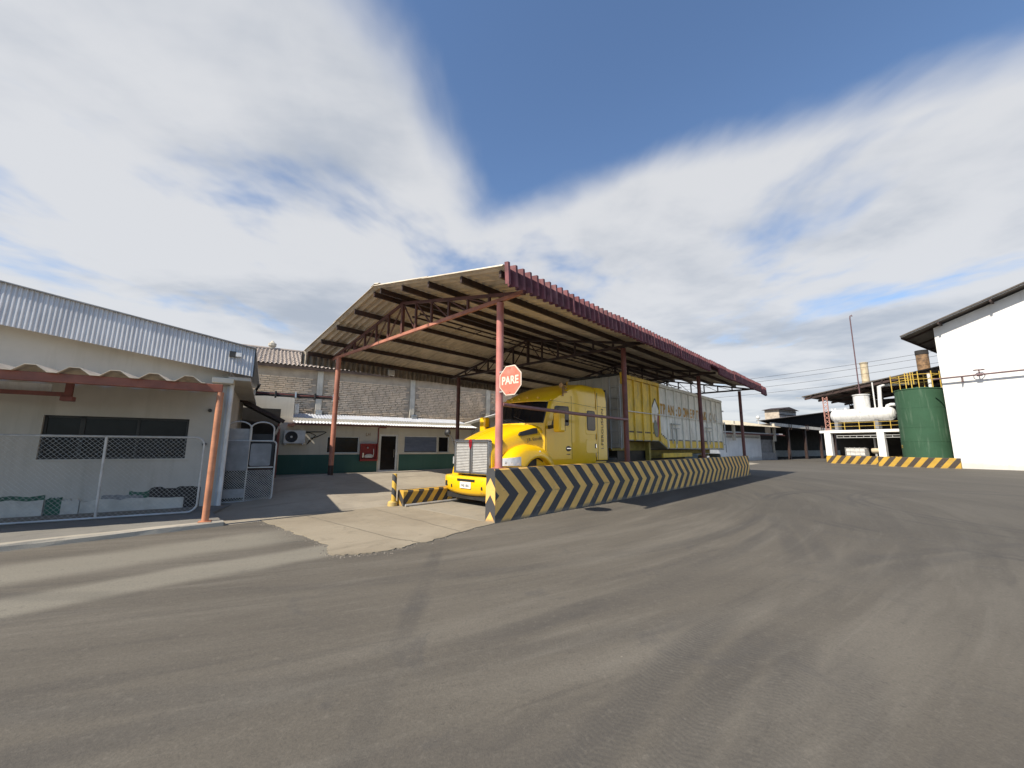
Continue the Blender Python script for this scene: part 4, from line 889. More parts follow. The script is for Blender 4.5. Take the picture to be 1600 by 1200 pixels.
# fascia of zinc sheets: five sheets, each corrugated, cut to the rake
npitch = 0.078; xs0 = -11.0; sheetw = npitch * 10
i = 0
x = 0.835 - sheetw
while x > -9:
    pr = wave_profile(10, npitch, 0.013, 'trap', 8)
    gr = [[(x + px_, -0.52 - z, zf(x + px_, 0)) for px_, z in pr], [(x + px_, -0.47 - z, zf(x + px_, 1)) for px_, z in pr]]
    lb.part('fascia_sheet', MB().plate(gr, (0, -1, 0), 0.003), ZINC, smooth=True, ang=30)
    x -= sheetw - 0.001; i += 1
g = MB(); g.bar((-9, -0.50, zf(-9, 1) + 0.012), (0.85, -0.50, zf(.85, 1) + 0.012), 0.10, 0.022); lb.part('fascia_capping', g, GREYSH)
g = MB(); g.bar((0.85, -0.50, zf(.85, 0)), (0.85, -0.47, zf(.85, 1)), 0.03, 0.03); lb.part('corner_trim', g, BLACKM)
# opening with a stub duct in the fascia
g = MB(); g.box(0.30, 0.44, -0.56, -0.50, 3.79, 3.93); dv = lb.part('fascia_vent', g, BLACKM)
g = MB(); g.box(0.44, 0.56, -0.60, -0.545, 3.80, 3.90); lb.part('vent_flap', g, WHITESH, dv)
# broken plinth
def rough_poly(x0, x1, zlo, zhi, jit, n=14, tap=0.0):
    top = [(x0 + (x1 - x0) * k / n, zhi + random.uniform(-jit, jit) - tap * k / n) for k in range(n + 1)]
    return [(x0, zlo), (x1, zlo)] + top[::-1]
for x0, x1, zh, m, d in ((-6, -2.62, 0.42, PLASTER, 0.05), (-2.35, -2.08, 0.40, PLASTER, 0.05), (-2.06, -0.3, 0.36, PLASTER, 0.055), (-6, -2.62, 0.50, DKGREEN, 0.014), (-2.60, -2.36, 0.44, DKGREEN, 0.02), (-1.75, -1.05, 0.45, GREYSH, 0.02), (-1.3, -0.35, 0.52, DKGREEN, 0.012), (-0.95, 0.0, 0.58, SOOT_SHADE, 0.016)):
    g = MB(); g.prism(rough_poly(x0, x1, 0.03, zh, 0.025), 'y', -d, 0.01); lb.part('broken_plinth', g, m)
g = MB(); g.lathe([(0.05, 0.05), (0.05, 3.3)], (0.40, -0.06, 0), n=12); lb.part('downpipe', g, WHITESH, smooth=True)
g = MB(); g.box(0.30, 0.44, -0.06, 0.10, 0.02, 3.1); lb.part('corner_pilaster', g, mat('blue_grey_render', (0.42, 0.43, 0.45), 0.8, 0, 0.12, 2), bev=0.01)
g = MB(); g.box(0.0, 0.45, -0.42, -0.05, 3.12, 3.26); lb.part('gutter_box', g, CREAM, bev=0.02)
for x, z in ((0.0, 2.45), (-0.03, 1.60), (-0.9, 2.95)):
    g = MB(); g.lathe([(0.0, -0.10), (0.035, -0.09), (0.045, -0.04), (0.02, 0.0)], (x, 0, z), 'y', 10); lb.part('wall_spotlight', g, BLACKM, smooth=True)

# awning
aw = Thing('porch_awning', 'low porch awning of big-wave sheets on an orange steel beam and post', 'awning', B, (0.385, -2.52, 0.1))
g = MB(); g.box(-7.5, 0.42, -2.57, -2.47, 2.66, 2.82); aw.part('beam', g, mat('red_brown_beam', (0.25, 0.075, 0.04), 0.5, 0, 0.2, 3, (0.36, 0.14, 0.07), 0.4), bev=0.008)  # redder paint than the post, with its shaded front put into the colour
g = MB(); g.tube([(0.385, -2.52, 0.06), (0.39, -2.52, 1.4), (0.392, -2.52, 2.66)], 0.06, 14); aw.part('post', g, ORANGE, smooth=True)
g = MB(); g.box(0.28, 0.49, -2.62, -2.42, 0.095, 0.11); aw.part('base_plate', g, ORANGE)
prof = [(0, 0), (0.06, 0.0), (0.20, 0.115), (0.33, 0.115), (0.47, 0.0), (0.53, 0)]
for k in range(13):
    xo = -0.40 - 0.531 * k
    gr = [[(xo + a, -2.66, 2.825 + b) for a, b in prof], [(xo + a, -0.05, 2.92 + b) for a, b in prof]]
    aw.part('wave_sheet', MB().plate(gr, (0, 0, 1), 0.012), FIBRE)
g = MB(); g.box(-7.5, -2.12, -1.35, -1.27, 2.52, 2.60); aw.part('rear_beam', g, REDOX)
g = MB(); g.box(-2.20, -2.10, -1.36, -1.26, 2.46, 2.82); aw.part('hanger', g, REDOX)
g = MB(); g.box(-2.24, -2.06, -1.40, -1.22, 2.43, 2.52); aw.part('hanger_shoe', g, REDOX, bev=0.01)
g = MB(); g.box(-3.4, -2.42, -1.24, -1.20, 2.62, 2.76); aw.part('sky_gap_panel', g, WHITESH)  # white panel added in place of a bright gap of sky

# chain-link gates
def chain(x0, x1, z0, z1, y, pitch, w):
    mb = MB(); H = z1 - z0; Lx = x1 - x0
    n = int((Lx + H) / pitch) + 1
    for k in range(n):
        c = -H + k * pitch
        for sgn in (1, -1):
            # line u = c + z, clipped
            za = max(0, -c); zb_ = min(H, Lx - c)
            if zb_ - za < 0.02: continue
            ua, ub = c + za, c + zb_
            if sgn < 0: ua, ub = Lx - ua, Lx - ub
            mb.bar((x0 + ua, y + 0.002 * sgn, z0 + za), (x0 + ub, y + 0.002 * sgn, z0 + zb_), w, w, up=(0, 1, 0))
    return mb
def rr_frame(x0, x1, z0, z1, y, r, rad, n=5):
    pts = [(a, y, b) for a, b in rrect(x0, x1, z0, z1, rad, n)]
    return MB().tube(pts, r, 8, closed=True)
gt = Thing('sliding_mesh_gate', 'wide grey chain-link gate panel standing in front of the left building wall', 'gate', B, (-1.5, -1.2, 0.1))
gt.part('frame', rr_frame(-7.0, 0.09, 0.13, 1.75, -1.20, 0.022, 0.17), GALV, smooth=True)
for x in (-5.0, -3.25, -1.53):
    g = MB(); g.tube([(x + 0.02, -1.20, 0.13), (x, -1.20, 1.75)], 0.024, 8); gt.part('upright', g, GALV, smooth=True)
gt.part('wire_mesh', chain(-7.0, 0.06, 0.15, 1.73, -1.20, 0.085, 0.0032), GALV, kind='stuff')
sgte = Thing('small_panelled_gate', 'narrow gate with arched pipe tops, grey sheets and chain-link infill beside the orange post', 'gate', B, (0.95, 0.30, 0.1))
yg = 0.30
sgte.part('frame', rr_frame(0.34, 1.53, 0.12, 1.70, yg, 0.02, 0.10), GALV, smooth=True)
for a, b in ((0.365, 0.92), (0.90, 1.45)):
    pts = [(a, yg, 1.70), (a, yg, 2.02)] + [((a + b) / 2 - (b - a) / 2 * math.cos(R(q)), yg, 2.02 + 0.19 * math.sin(R(q))) for q in range(15, 180, 15)] + [(b, yg, 2.02), (b, yg, 1.70)]
    g = MB(); g.tube(pts, 0.02, 8); sgte.part('arch', g, GALV, smooth=True)
g = MB(); g.tube([(0.90, yg, 0.12), (0.905, yg, 1.70)], 0.016, 8); sgte.part('middle_upright', g, GALV, smooth=True)
g = MB(); g.box(0.36, 0.895, yg - 0.03, yg - 0.022, 0.92, 1.69); sgte.part('sheet', g, GREYSH, label='tall dull grey sheet')
g = MB(); g.box(0.36, 0.895, yg + 0.03, yg + 0.038, 1.70, 2.02); sgte.part('sheet', g, GREYPANEL)
g = MB(); g.prism(rrect(0.94, 1.42, 1.03, 1.63, 0.05), 'y', yg + 0.035, yg + 0.043); sgte.part('sheet', g, GREYSH)
g = MB(); g.box(0.36, 0.895, yg - 0.028, yg - 0.02, 0.22, 0.45); sgte.part('sheet', g, GREYPANEL, label='pale grey bottom sheet')
sgte.part('wire_mesh', chain(0.36, 1.51, 0.14, 0.92, yg, 0.06, 0.006), GALV, kind='stuff')
g = MB(); g.box(0.90, 1.50, yg - 0.012, yg + 0.012, 0.98, 1.01); sgte.part('cross_rail', g, GALV)

scr = Thing('added_dark_panels', 'dark panels added to darken the space behind the narrow arched gate', 'panels', B, (0.95, 0.6, 0.1))  # added panels that keep the view through the gate mesh dark
g = MB(); g.bar((0.62, 0.62, 0.1), (0.62, 0.75, 0.95), 0.5, 0.03, up=(0, 1, 0)); scr.part('panel', g, SOOT_SHADE)
g = MB(); g.bar((1.18, 0.60, 0.1), (1.18, 0.78, 1.02), 0.56, 0.03, up=(0, 1, 0)); scr.part('panel', g, DARKST)
g = MB(); g.bar((1.2, 0.9, 0.1), (1.2, 1.0, 1.9), 0.6, 0.04, up=(0, 1, 0)); scr.part('panel', g, BLACKM)
# =================================================================== OFFICE
of = Thing('office_building', 'low cream office with dark green dado, behind the canopy', 'building', O, (4, 0, 0.27))
Z0, ZD, ZW = 0.20, 1.145, 2.85
def wall_pieces(x0, x1, z0, z1, holes, y0_, y1_):
    mb = MB(); xs = sorted({x0, x1} | {h[0] for h in holes} | {h[1] for h in holes})
    for a, b in zip(xs[:-1], xs[1:]):
        hs_ = sorted([h for h in holes if h[0] <= a + 1e-6 and h[1] >= b - 1e-6], key=lambda h: h[2]); z = z0
        for h in hs_:
            if h[2] > z + 1e-4: mb.box(a, b, y0_, y1_, z, min(h[2], z1))
            z = max(z, h[3])
        if z < z1 - 1e-4: mb.box(a, b, y0_, y1_, z, z1)
    return mb
holes = [(4.45, 5.40, 0.0, 2.16), (2.0, 3.47, 1.21, 2.01), (5.73, 7.58, 1.23, 2.10), (7.63, 8.25, 1.23, 2.10)]
of.part('upper_wall', wall_pieces(-3.0, 9.6, ZD, ZW, holes, 0.0, 0.2), CREAM)
of.part('dado', wall_pieces(0.0, 9.6, Z0, ZD - 0.001, [holes[0]], -0.012, 0.2), GREEN)
g = MB(); g.box(-3.0, -0.001, 0.0, 0.2, Z0, ZD - .001); of.part('lower_wall', g, CREAM)
g = MB(); g.box(-1.6, 0.5, 0.02, 3.0, ZW + .001, 3.9); of.part('upper_block', g, CREAM)
g = MB(); g.box(-3.0, 9.6, 2.5, 2.55, 0.2, 2.84); of.part('rear_wall', g, SOOT_SHADE)
# door
g = MB()
for x0, x1, a, b in ((4.45, 4.55, 0.2, 2.16), (5.30, 5.40, 0.2, 2.16), (4.55, 5.30, 2.07, 2.16), (4.55, 5.30, 0.27, 0.36)): g.box(x0, x1, 0.03, 0.10, a, b)
dr = of.part('door', g, ACW, bev=0.006)
g = MB(); g.box(4.55, 5.30, 0.06, 0.075, 0.36, 2.07); of.part('pane', g, GLASSB, dr)
g = MB(); g.tube([(5.22, 0.03, 1.0), (5.22, 0.0, 1.05), (5.22, 0.0, 1.35), (5.22, 0.03, 1.4)], 0.012, 6); of.part('handle', g, ALU, dr)
g = MB(); g.box(4.38, 4.449, -0.02, 0.03, 0.2, 2.24); g.box(5.401, 5.47, -0.02, 0.03, 0.2, 2.24); g.box(4.449, 5.401, -0.02, 0.03, 2.161, 2.24); of.part('architrave', g, CREAM, dr)
def window(x0, x1, z0, z1, nm, pm):
    g = MB()
    for a, b, c, d in ((x0, x1, z1 - .04, z1), (x0, x1, z0, z0 + .04), (x0, x0 + .04, z0 + .04, z1 - .04), (x1 - .04, x1, z0 + .04, z1 - .04)): g.box(a, b, 0.05, 0.10, c, d)
    w_ = of.part('window', g, ACW)
    g = MB(); g.box(x0 + .04, x1 - .04, 0.07, 0.08, z0 + .04, z1 - .04); of.part('pane', g, pm, w_)
    g = MB(); g.box(x0 - .05, x1 + .05, -0.03, 0.05, z0 - .05, z0 - .002); of.part('sill', g, CREAM, w_)
    return w_
window(2.0, 3.47, 1.21, 2.01, '', GLASSB)
wj = window(5.73, 7.58, 1.23, 2.10, '', GLASSB)
for k in range(9):
    z = 1.30 + k * 0.085; g = MB(); g.add([(5.78, 0.02, z), (7.53, 0.02, z), (7.53, 0.065, z + 0.085), (5.78, 0.065, z + 0.085), (5.78, 0.028, z), (7.53, 0.028, z), (7.53, 0.069, z + 0.085), (5.78, 0.069, z + 0.085)], [(0, 1, 2, 3), (7, 6, 5, 4), (0, 1, 5, 4), (1, 2, 6, 5), (2, 3, 7, 6), (3, 0, 4, 7)])
    of.part('louvre', g, BLIND, wj)
window(7.63, 8.25, 1.23, 2.10, '', GLASSB)
# lean-to roof over the office front
pw2 = 0.84
pr = wave_profile(6, pw2 / 6, 0.014, 'trap', 6)
me1 = MB().plate([[(x, -0.65, 2.60 + z) for x, z in pr], [(x, 1.0, 2.90 + z) for x, z in pr]], (0, 0, 1), 0.003).mesh('awning_sheet', WHITESH, of.base, True, 30)
me2 = MB().plate([[(x, 0.9, 2.91 + z) for x, z in pr], [(x, 2.75, 3.24 + z) for x, z in pr]], (0, 0, 1), 0.003).mesh('awning_sheet', mat('bluish_zinc_sheet', (0.55, 0.57, 0.61), 0.45, 0.3, 0.1, 2), of.base, True, 30)
for k in range(11):
    of.link('awning_sheet', me1, (0.5 + k * pw2, 0, random.uniform(-.012, .012))); of.link('awning_sheet', me2, (0.5 + k * pw2, 0, random.uniform(-.01, .01)))
g = MB(); g.box(0.45, 9.7, -0.56, -0.50, 2.50, 2.565); of.part('awning_purlin', g, REDOX)
g = MB(); g.box(0.30, 0.55, -0.62, 0.0, 2.44, 2.54); of.part('awning_bracket', g, ORANGE)
g = MB(); g.box(0.53, 0.72, 0.3, 0.6, 3.05, 3.5); of.part('wall_vent', g, ACW, bev=0.01)
for x in (1.79, 6.98):
    g = MB(); g.box(x - .16, x + .16, 2.4, 2.75, 3.2, 3.42); of.part('roof_flashing', g, ALU, bev=0.03)
# house number
g = text_mb('LH', 0.24, axes((3.88, -0.012, 2.13), (1, 0, 0), (0, 0, 1)), 0.8, 0.006); of.part('wall_letters', g, mat('brown_letters', (0.22, 0.12, 0.04), 0.6, 0, 0.2, 5))

ac = Thing('air_conditioner', 'white outdoor air-conditioning unit hung on the office wall', 'air conditioner', O, (0.6, -0.35, 1.63))
g = MB(); g.box(0.19, 1.04, -0.44, -0.12, 1.66, 2.25); ac.part('casing', g, ACW, bev=0.02)
g = MB(); g.lathe([(0.0, -0.443), (0.23, -0.443), (0.24, -0.449), (0.25, -0.443)], (0.48, 0, 1.955), 'y', 28); fn = ac.part('fan_grille', g, BLACKP, smooth=True)
g = MB()
for r in (0.06, 0.10, 0.14, 0.18, 0.22): g.tube([(0.48 + r * math.cos(R(q)), -0.455, 1.955 + r * math.sin(R(q))) for q in range(0, 360, 15)], 0.004, 4, closed=True)
ac.part('grille_ring', g, GREYSH, fn)
g = MB(); g.lathe([(0, -0.465), (0.045, -0.46), (0.05, -0.45)], (0.48, 0, 1.955), 'y', 12); ac.part('hub', g, ACW, fn)
g = MB(); g.box(0.25, 0.30, -0.45, -0.012, 1.60, 1.655); g.box(0.92, 0.97, -0.45, -0.012, 1.60, 1.655); ac.part('bracket', g, ACW)
g = MB(); g.tube([(1.04, -0.2, 2.15), (1.2, -0.1, 2.18), (1.5, -0.05, 2.05), (1.3, -0.05, 1.8), (1.15, -0.08, 1.62), (1.3, -0.06, 1.9), (1.6, -0.05, 2.0), (1.95, -0.04, 2.2), (1.9, -0.04, 2.22), (1.04, -0.1, 2.2)], 0.018, 6); ac.part('hose', g, BLACKP, smooth=True)

fc = Thing('fire_hose_cabinet', 'red fire hose cabinet with a coiled white hose, left of the office door', 'cabinet', O, (3.94, -0.1, 0.83))
g = MB(); g.box(3.52, 4.36, -0.20, -0.172, 0.85, 1.68) if False else None
for x0, x1, a, b in ((3.52, 3.57, 0.83, 1.68), (4.31, 4.36, 0.83, 1.68), (3.57, 4.31, 1.62, 1.68), (3.57, 4.31, 0.83, 0.93)): g.box(x0, x1, -0.22, -0.013, a, b)
g.box(3.57, 4.31, -0.05, -0.013, 0.93, 1.62); fc.part('cabinet_body', g, CABRED, bev=0.006)
g = MB(); 
for k in range(7): g.tube([(3.94 + (0.20 - .01 * k) * math.cos(R(q)), -0.16 + 0.015 * k, 1.03 + (0.13 - .004 * k) * math.sin(R(q))) for q in range(0, 181, 15)], 0.016, 5)
g.tube([(4.14, -0.15, 1.03), (4.17, -0.15, 1.2), (4.16, -0.12, 1.42)], 0.02, 6); fc.part('hose', g, IBCW, smooth=True)
g = MB(); g.prism([(3.94 + 0.19 * math.cos(R(q)), 0.98 + 0.15 * math.sin(R(q))) for q in range(0, 181, 15)], 'y', -0.14, -0.06); fc.part('hose_coil', g, IBCW, bev=0.02)
g = MB(); g.lathe([(0.0, -0.16), (0.03, -0.15), (0.05, -0.12), (0.03, -0.05)], (3.88, 0, 1.48), 'y', 10); fc.part('valve', g, ALU, smooth=True)
g = MB(); g.box(3.64, 3.70, -0.15, -0.06, 1.0, 1.22); fc.part('nozzle', g, ALU)
g = MB(); g.tube([(4.33, -0.1, 1.6), (4.36, -0.1, 1.75), (4.36, -0.1, 2.45), (4.42, -0.1, 2.5), (4.75, -0.1, 2.5)], 0.03, 8); fc.part('supply_pipe', g, PIPERED, smooth=True)

# tall brick hall behind the office
bh_ = Thing('brick_hall', 'long brick hall with concrete pilasters and tiled roof behind the office', 'building', O, (5, 3, 0.2))
g = MB(); g.box(-8, 16, 3.03, 3.2, 0.2, 5.70); bh_.part('mortar_wall', g, MORTAR)
bk = MB(); course = 0.105; z = 2.9; r_ = 0
pil = [-3.4, 1.79, 6.98, 12.25]
while z < 5.15:
    x = -8 + (0.2 if r_ % 2 else 0)
    while x < 14:
        L_ = 0.40 + random.uniform(-.03, .03); d = random.uniform(0.0, 0.024); q = random.uniform(-.008, .008)
        if not any(abs(x + L_ / 2 - p) < 0.36 for p in pil):
            bk.add([(x, 3.03, z), (x + L_ - .02, 3.03, z), (x + L_ - .02, 3.03, z + course - .018), (x, 3.03, z + course - .018), (x + .004, 2.985 - d, z + .004 + q), (x + L_ - .026, 2.985 - d * .7, z + .004), (x + L_ - .026, 2.985 - d, z + course - .026 + q), (x + .004, 2.985 - d * .8, z + course - .026)],
                   [(4, 5, 6, 7), (0, 1, 5, 4), (1, 2, 6, 5), (2, 3, 7, 6), (3, 0, 4, 7)])
        x += L_
    z += course; r_ += 1
bh_.part('brickwork', bk, BRICK, kind='stuff')
g = MB(); g.box(-8, 16, 2.99, 3.03, 5.15, 5.68); bh_.part('render_band', g, MORTAR)
for p in pil:
    g = MB(); g.box(p - .15, p + .15, 2.90, 3.03, 0.2, 5.62); bh_.part('pilaster', g, PILAST, bev=0.015)
# tiled roof: individually laid rows near the visible end
g = MB(); g.box(-8, 16, 2.6, 2.7, 5.60, 5.75); bh_.part('eave_board', g, mat('dark_timber', (0.12, 0.08, 0.06), 0.8, 0, 0.3, 4))
g = MB(); g.add([(-8, 2.6, 5.76), (16, 2.6, 5.76), (16, 7.5, 7.48), (-8, 7.5, 7.48), (-8, 2.6, 5.72), (16, 2.6, 5.72), (16, 7.5, 7.44), (-8, 7.5, 7.44)], [(0, 1, 2, 3), (7, 6, 5, 4), (0, 1, 5, 4), (1, 2, 6, 5), (2, 3, 7, 6), (3, 0, 4, 7)]); bh_.part('roof_deck', g, DARKROOF)
pr = wave_profile(1, 0.20, 0.04, 'sin', 6)
tile = MB().plate([[(x, 0, z + 0.06) for x, z in pr], [(x, 0.62, z + 0.62 * 0.351 + 0.03) for x, z in pr]], (0, 0, 1), 0.015).mesh('roof_tile', TILE, (0, 0, 0), True, 50)
rest = MB()
for r_ in range(8):
    for c in range(90):
        x = -2.6 + 0.20 * c; y = 2.5 + 0.6 * r_; zt = 5.74 + (y - 2.6) * 0.351
        if c < 34: bh_.link('roof_tile', tile, (x - 5 + random.uniform(-.012, .012), y - 3, zt - 0.2 + random.uniform(0, .012)))
        else: rest.plate([[(x + a, y, zt + b + 0.06) for a, b in pr[::2]], [(x + a, y + 0.62, zt + b + 0.62 * .351 + .03) for a, b in pr[::2]]], (0, 0, 1), 0.015)
bh_.part('further_roof_tiles', rest, TILE, kind='stuff')
g = MB(); g.tube([(-8, 7.5, 7.52), (16, 7.5, 7.52)], 0.10, 8); bh_.part('ridge', g, TILE, smooth=True)
g = MB(); g.lathe([(0.10, 7.5), (0.14, 7.62), (0.22, 7.70), (0.22, 7.86), (0.13, 7.92), (0.07, 8.0), (0.0, 8.06)], (-0.65, 7.5, 0), n=10); bh_.part('roof_finial', g, PILAST)
# side wing behind the truck bonnet
wg = Thing('gabled_wing', 'small beige wing with sloping roof edge between the office and the truck bonnet', 'building', O, (12, 1, 0.2))
g = MB(); g.prism([(9.62, 0.2), (15.5, 0.2), (15.5, 4.6), (9.62, 2.80)], 'y', 1.0, 2.4); wg.part('wall', g, CREAM)
g = MB(); g.bar((9.4, 1.4, 2.78), (15.7, 1.4, 4.74), 1.2, 0.06); wg.part('roof', g, WHITESH)
g = MB(); g.bar((9.4, 0.78, 2.80), (15.7, 0.78, 4.76), 0.03, 0.14); wg.part('verge_board', g, PILAST)
# pipe rack from left building to the canopy
rk = Thing('pipe_rack', 'bundle of foil-wrapped pipes and cables running from the left building to the canopy post', 'pipes', O, (0.5, -1.5, 3.6))
for k, (dy, dz, r, m) in enumerate(((0, 0, 0.04, BLACKM), (0.1, 0.02, 0.05, ALU), (-0.1, 0.05, 0.03, REDOX), (0.02, 0.11, 0.035, BLACKM), (0.13, 0.12, 0.03, GALV))):
    g = MB(); g.tube([(-2.2 + i * 0.4, -1.5 + dy + random.uniform(-.02, .02), 3.66 + dz + random.uniform(-.015, .015)) for i in range(12)], [r * random.uniform(.8, 1.2) for i in range(12)], 8); rk.part('pipe', g, m, smooth=True)
for i in range(6):
    x = -1.8 + i * 0.75; g = MB(); g.box(x - .04, x + .04, -1.68, -1.30, 3.58, 3.84); rk.part('strap', g, ALU if i % 2 else BLACKM, bev=0.02)
g = MB(); g.tube([(-1.05, -1.6, 3.72), (-0.9, -1.7, 4.05), (-1.15, -1.8, 4.2), (-1.5, -1.9, 4.15)], 0.05, 8); g.tube([(-1.0, -1.6, 3.7), (-1.3, -1.7, 3.35), (-1.8, -1.9, 3.0), (-2.1, -2, 2.85)], 0.045, 8); rk.part('drooping_hose', g, BLACKP, smooth=True)
# lean-to between
ln = Thing('lean_to_shed', 'dark lean-to shelter with sloping brown roof edge behind the small gate', 'shed', O, (-0.8, -1.2, 0.2))
g = MB(); g.bar((-2.4, -1.9, 3.78), (0.05, -1.9, 2.50), 2.6, 0.05); ln.part('roof', g, DARKROOF)
g = MB(); g.bar((-2.4, -3.22, 3.76), (0.06, -3.22, 2.48), 0.04, 0.14); ln.part('verge_beam', g, DARKST)
g = MB(); g.bar((-0.02, -3.2, 2.45), (-0.3, -3.2, 1.75), 0.05, 0.08); ln.part('brace', g, PILAST)
g = MB(); g.box(-2.6, -0.02, -0.20, -0.12, 0.2, 3.2); ln.part('back_panel', g, SOOT_SHADE)
g = MB(); g.box(-1.15, -0.30, -2.2, -1.3, 0.25, 1.7); ln.part('stored_cabinet', g, GREYSH, bev=0.02)
g = MB(); g.tube([(-0.10, -3.18, 0.2), (-0.10, -3.18, 2.4)], 0.05, 8); ln.part('post', g, REDOX, smooth=True)

# =================================================================== RIGHT SIDE
wb_ = Thing('white_factory_hall', 'tall blank white factory gable at the right edge', 'building', RC, (8, 6, 0))
zr = lambda x: 11.94 + (x + 0.33) * 0.345
g = MB(); g.prism([(-0.33, 0), (22, 0), (22, zr(22) - 7), (14, zr(14)), (-0.33, zr(-0.33))], 'y', 0.0, 0.3); wb_.part('gable_wall', g, WHITEW)
g = MB(); g.box(-0.33, -0.03, 0.301, 24, 0, 11.85); wb_.part('side_wall', g, WHITEW)
g = MB(); g.bar((-2.25, 11, zr(-2.25) + 0.22), (14, 11, zr(14) + 0.22), 24.2, 0.10, up=(0, 0, 1)); wb_.part('roof', g, DARKROOF)
for k in range(5):
    x = 0.2 + 3.0 * k; g = MB(); g.box(x - .06, x + .06, -1.0, 24, zr(x) - 0.10, zr(x) + 0.14); wb_.part('purlin', g, DARKST)
g = MB(); g.bar((-2.2, -0.98, zr(-2.2) + .18), (14, -0.98, zr(14) + .18), 0.05, 0.16); wb_.part('verge_board', g, GALV)
for k in range(7):
    g = MB(); y = 0.4 + 3.4 * k; g.bar((-2.2, y, zr(-2.2) + .1), (-0.33, y, zr(-.33) + .1), 0.1, 0.18); wb_.part('eave_rafter', g, DARKST)
g = MB(); g.bar((-2.22, -.9, zr(-2.22) + .1), (-2.22, 22, zr(-2.22) + .1), 0.06, 0.22); wb_.part('eave_beam', g, DARKST)
pi_ = Thing('wall_pipe', 'thin maroon pipe with a valve running across the white factory wall', 'pipe', RC, (4, -0.3, 7.48))
g = MB(); g.tube([(-0.75, -0.45, 7.44), (3, -0.45, 7.48), (18, -0.45, 7.6)], 0.065, 8); pi_.part('pipe', g, MAROONP, smooth=True)
for x in (0.9, 5.5, 9): g = MB(); g.box(x - .03, x + .03, -0.42, 0.0, 7.0, 7.45); pi_.part('bracket', g, MAROONP)
g = MB(); g.tube([(1.9 + .3 * math.cos(R(q)), -0.45 + .3 * math.sin(R(q)), 7.85) for q in range(0, 360, 30)], 0.03, 6, closed=True); g.tube([(1.9, -.45, 7.45), (1.9, -.45, 7.85)], 0.04, 6); g.lathe([(0.12, -.15), (0.12, .15)], (1.9, -.45, 7.46), 'x', 10); pi_.part('valve', g, MAROONP)

# bunds
def bund(fr, x0, x1, depth, h, label):
    t = Thing('striped_bund_wall', label, 'kerb', fr, ((x0 + x1) / 2, 0, 0), 'striped bund walls round the tanks')
    g = MB(); g.box(x0, x1, 0, 0.28, -0.02, h); g.box(x0, x0 + .28, 0.281, depth, -0.02, h - .003); t.part('wall', g, DIAG2, bev=0.03)
bund(RA, -2.15, 2.3, 6, 0.82, 'black and yellow striped bund wall below the silver tank platform')
bund(RB, -2.48, 2.52, 9, 0.85, 'black and yellow striped bund wall in front of the green tank')
gt2 = Thing('green_storage_tank', 'tall green vertical storage tank beside the white factory wall', 'tank', RB, (-0.2, 4.0, 0))
g = MB(); g.lathe([(1.60, 0.0), (1.60, 2.2), (1.612, 2.205), (1.612, 2.26), (1.60, 2.265), (1.60, 3.45), (1.612, 3.455), (1.612, 3.5), (1.60, 3.505), (1.60, 5.2), (1.612, 5.205), (1.612, 5.26), (1.60, 5.265), (1.60, 6.85), (1.64, 6.86), (1.64, 6.93), (1.55, 6.95), (0, 7.2)], (-0.2, 4.0, 0), n=40); gt2.part('shell', g, TANKG, smooth=True, ang=30)
g = text_mb('12', 0.4, axes((-0.2 - 1.62 * math.sin(R(58)), 4.0 - 1.62 * math.cos(R(58)), 1.75), (math.cos(R(58)), -math.sin(R(58)), 0), (0, 0, 1)), 0.8, 0.004); gt2.part('lettering', g, YELRAIL)
g = MB(); g.lathe([(0.12, 6.9), (0.12, 8.3), (0.0, 8.3)], (0.75, 3.6, 0), n=10); gt2.part('vent_pipe', g, WHITESH, smooth=True)
hr = Thing('tank_top_handrail', 'yellow handrail cage standing on top of the green tank', 'railing', RB, (-0.6, 4, 6.95))
for x, y in ((-1.85, 3.6), (-1.5, 4.6), (-0.6, 2.7), (-0.2, 2.6), (0.25, 2.7), (1.0, 3.2), (1.35, 4.0), (0.0, 5.4)):
    g = MB(); g.bar((x, y, 6.85), (x, y, 8.45), 0.06, 0.06); hr.part('upright', g, YELRAIL)
for a, b in (((-1.85, 3.6), (-0.6, 2.7)), ((-0.6, 2.7), (0.25, 2.7)), ((0.25, 2.7), (1.0, 3.2)), ((1.0, 3.2), (1.35, 4.0)), ((-1.85, 3.6), (-1.5, 4.6)), ((-1.5, 4.6), (0.0, 5.4)), ((0, 5.4), (1.35, 4.0))):
    for z in (7.75, 8.2):
        g = MB(); g.bar((*a, z), (*b, z), 0.05, 0.05); hr.part('rail', g, YELRAIL)
for x in (-0.40, -0.05): g = MB(); g.bar((x, 2.62, 7.3), (x, 2.62, 8.4), 0.06, 0.06); hr.part('ladder_side', g, YELRAIL)

# platform with silver vessel
pf = Thing('tank_platform', 'white concrete platform on square columns carrying the silver vessel', 'platform', RA, (0.5, 3, 0))
g = MB(); g.box(-2.80, 6.5, 0.75, 5.5, 3.15, 3.42); pf.part('slab', g, WHITEW, bev=0.02)
for x in (-2.12, 2.2, 6.0):
    for y in (1.05,):
        g = MB(); g.box(x - .28, x + .28, y - .28, y + .28, 0, 3.149); pf.part('column', g, WHITEW, bev=0.02)
g = MB(); g.box(-1.42, 6.0, 1.0, 1.15, 2.62, 2.68); g.box(-1.42, 6, 1.0, 1.15, 2.84, 2.90)
for k in range(14): g.box(-1.4 + .55 * k, -1.36 + .55 * k, 1.02, 1.12, 2.68, 2.84)
pf.part('cable_tray', g, GALV)
for k in range(6):
    x = -1.75 + 1.2 * k * (2.4 / 2.4); g = MB(); g.bar((x, 0.85, 3.42), (x, 0.85, 4.25), 0.05, 0.05); pf.part('rail_post', g, YELRAIL)
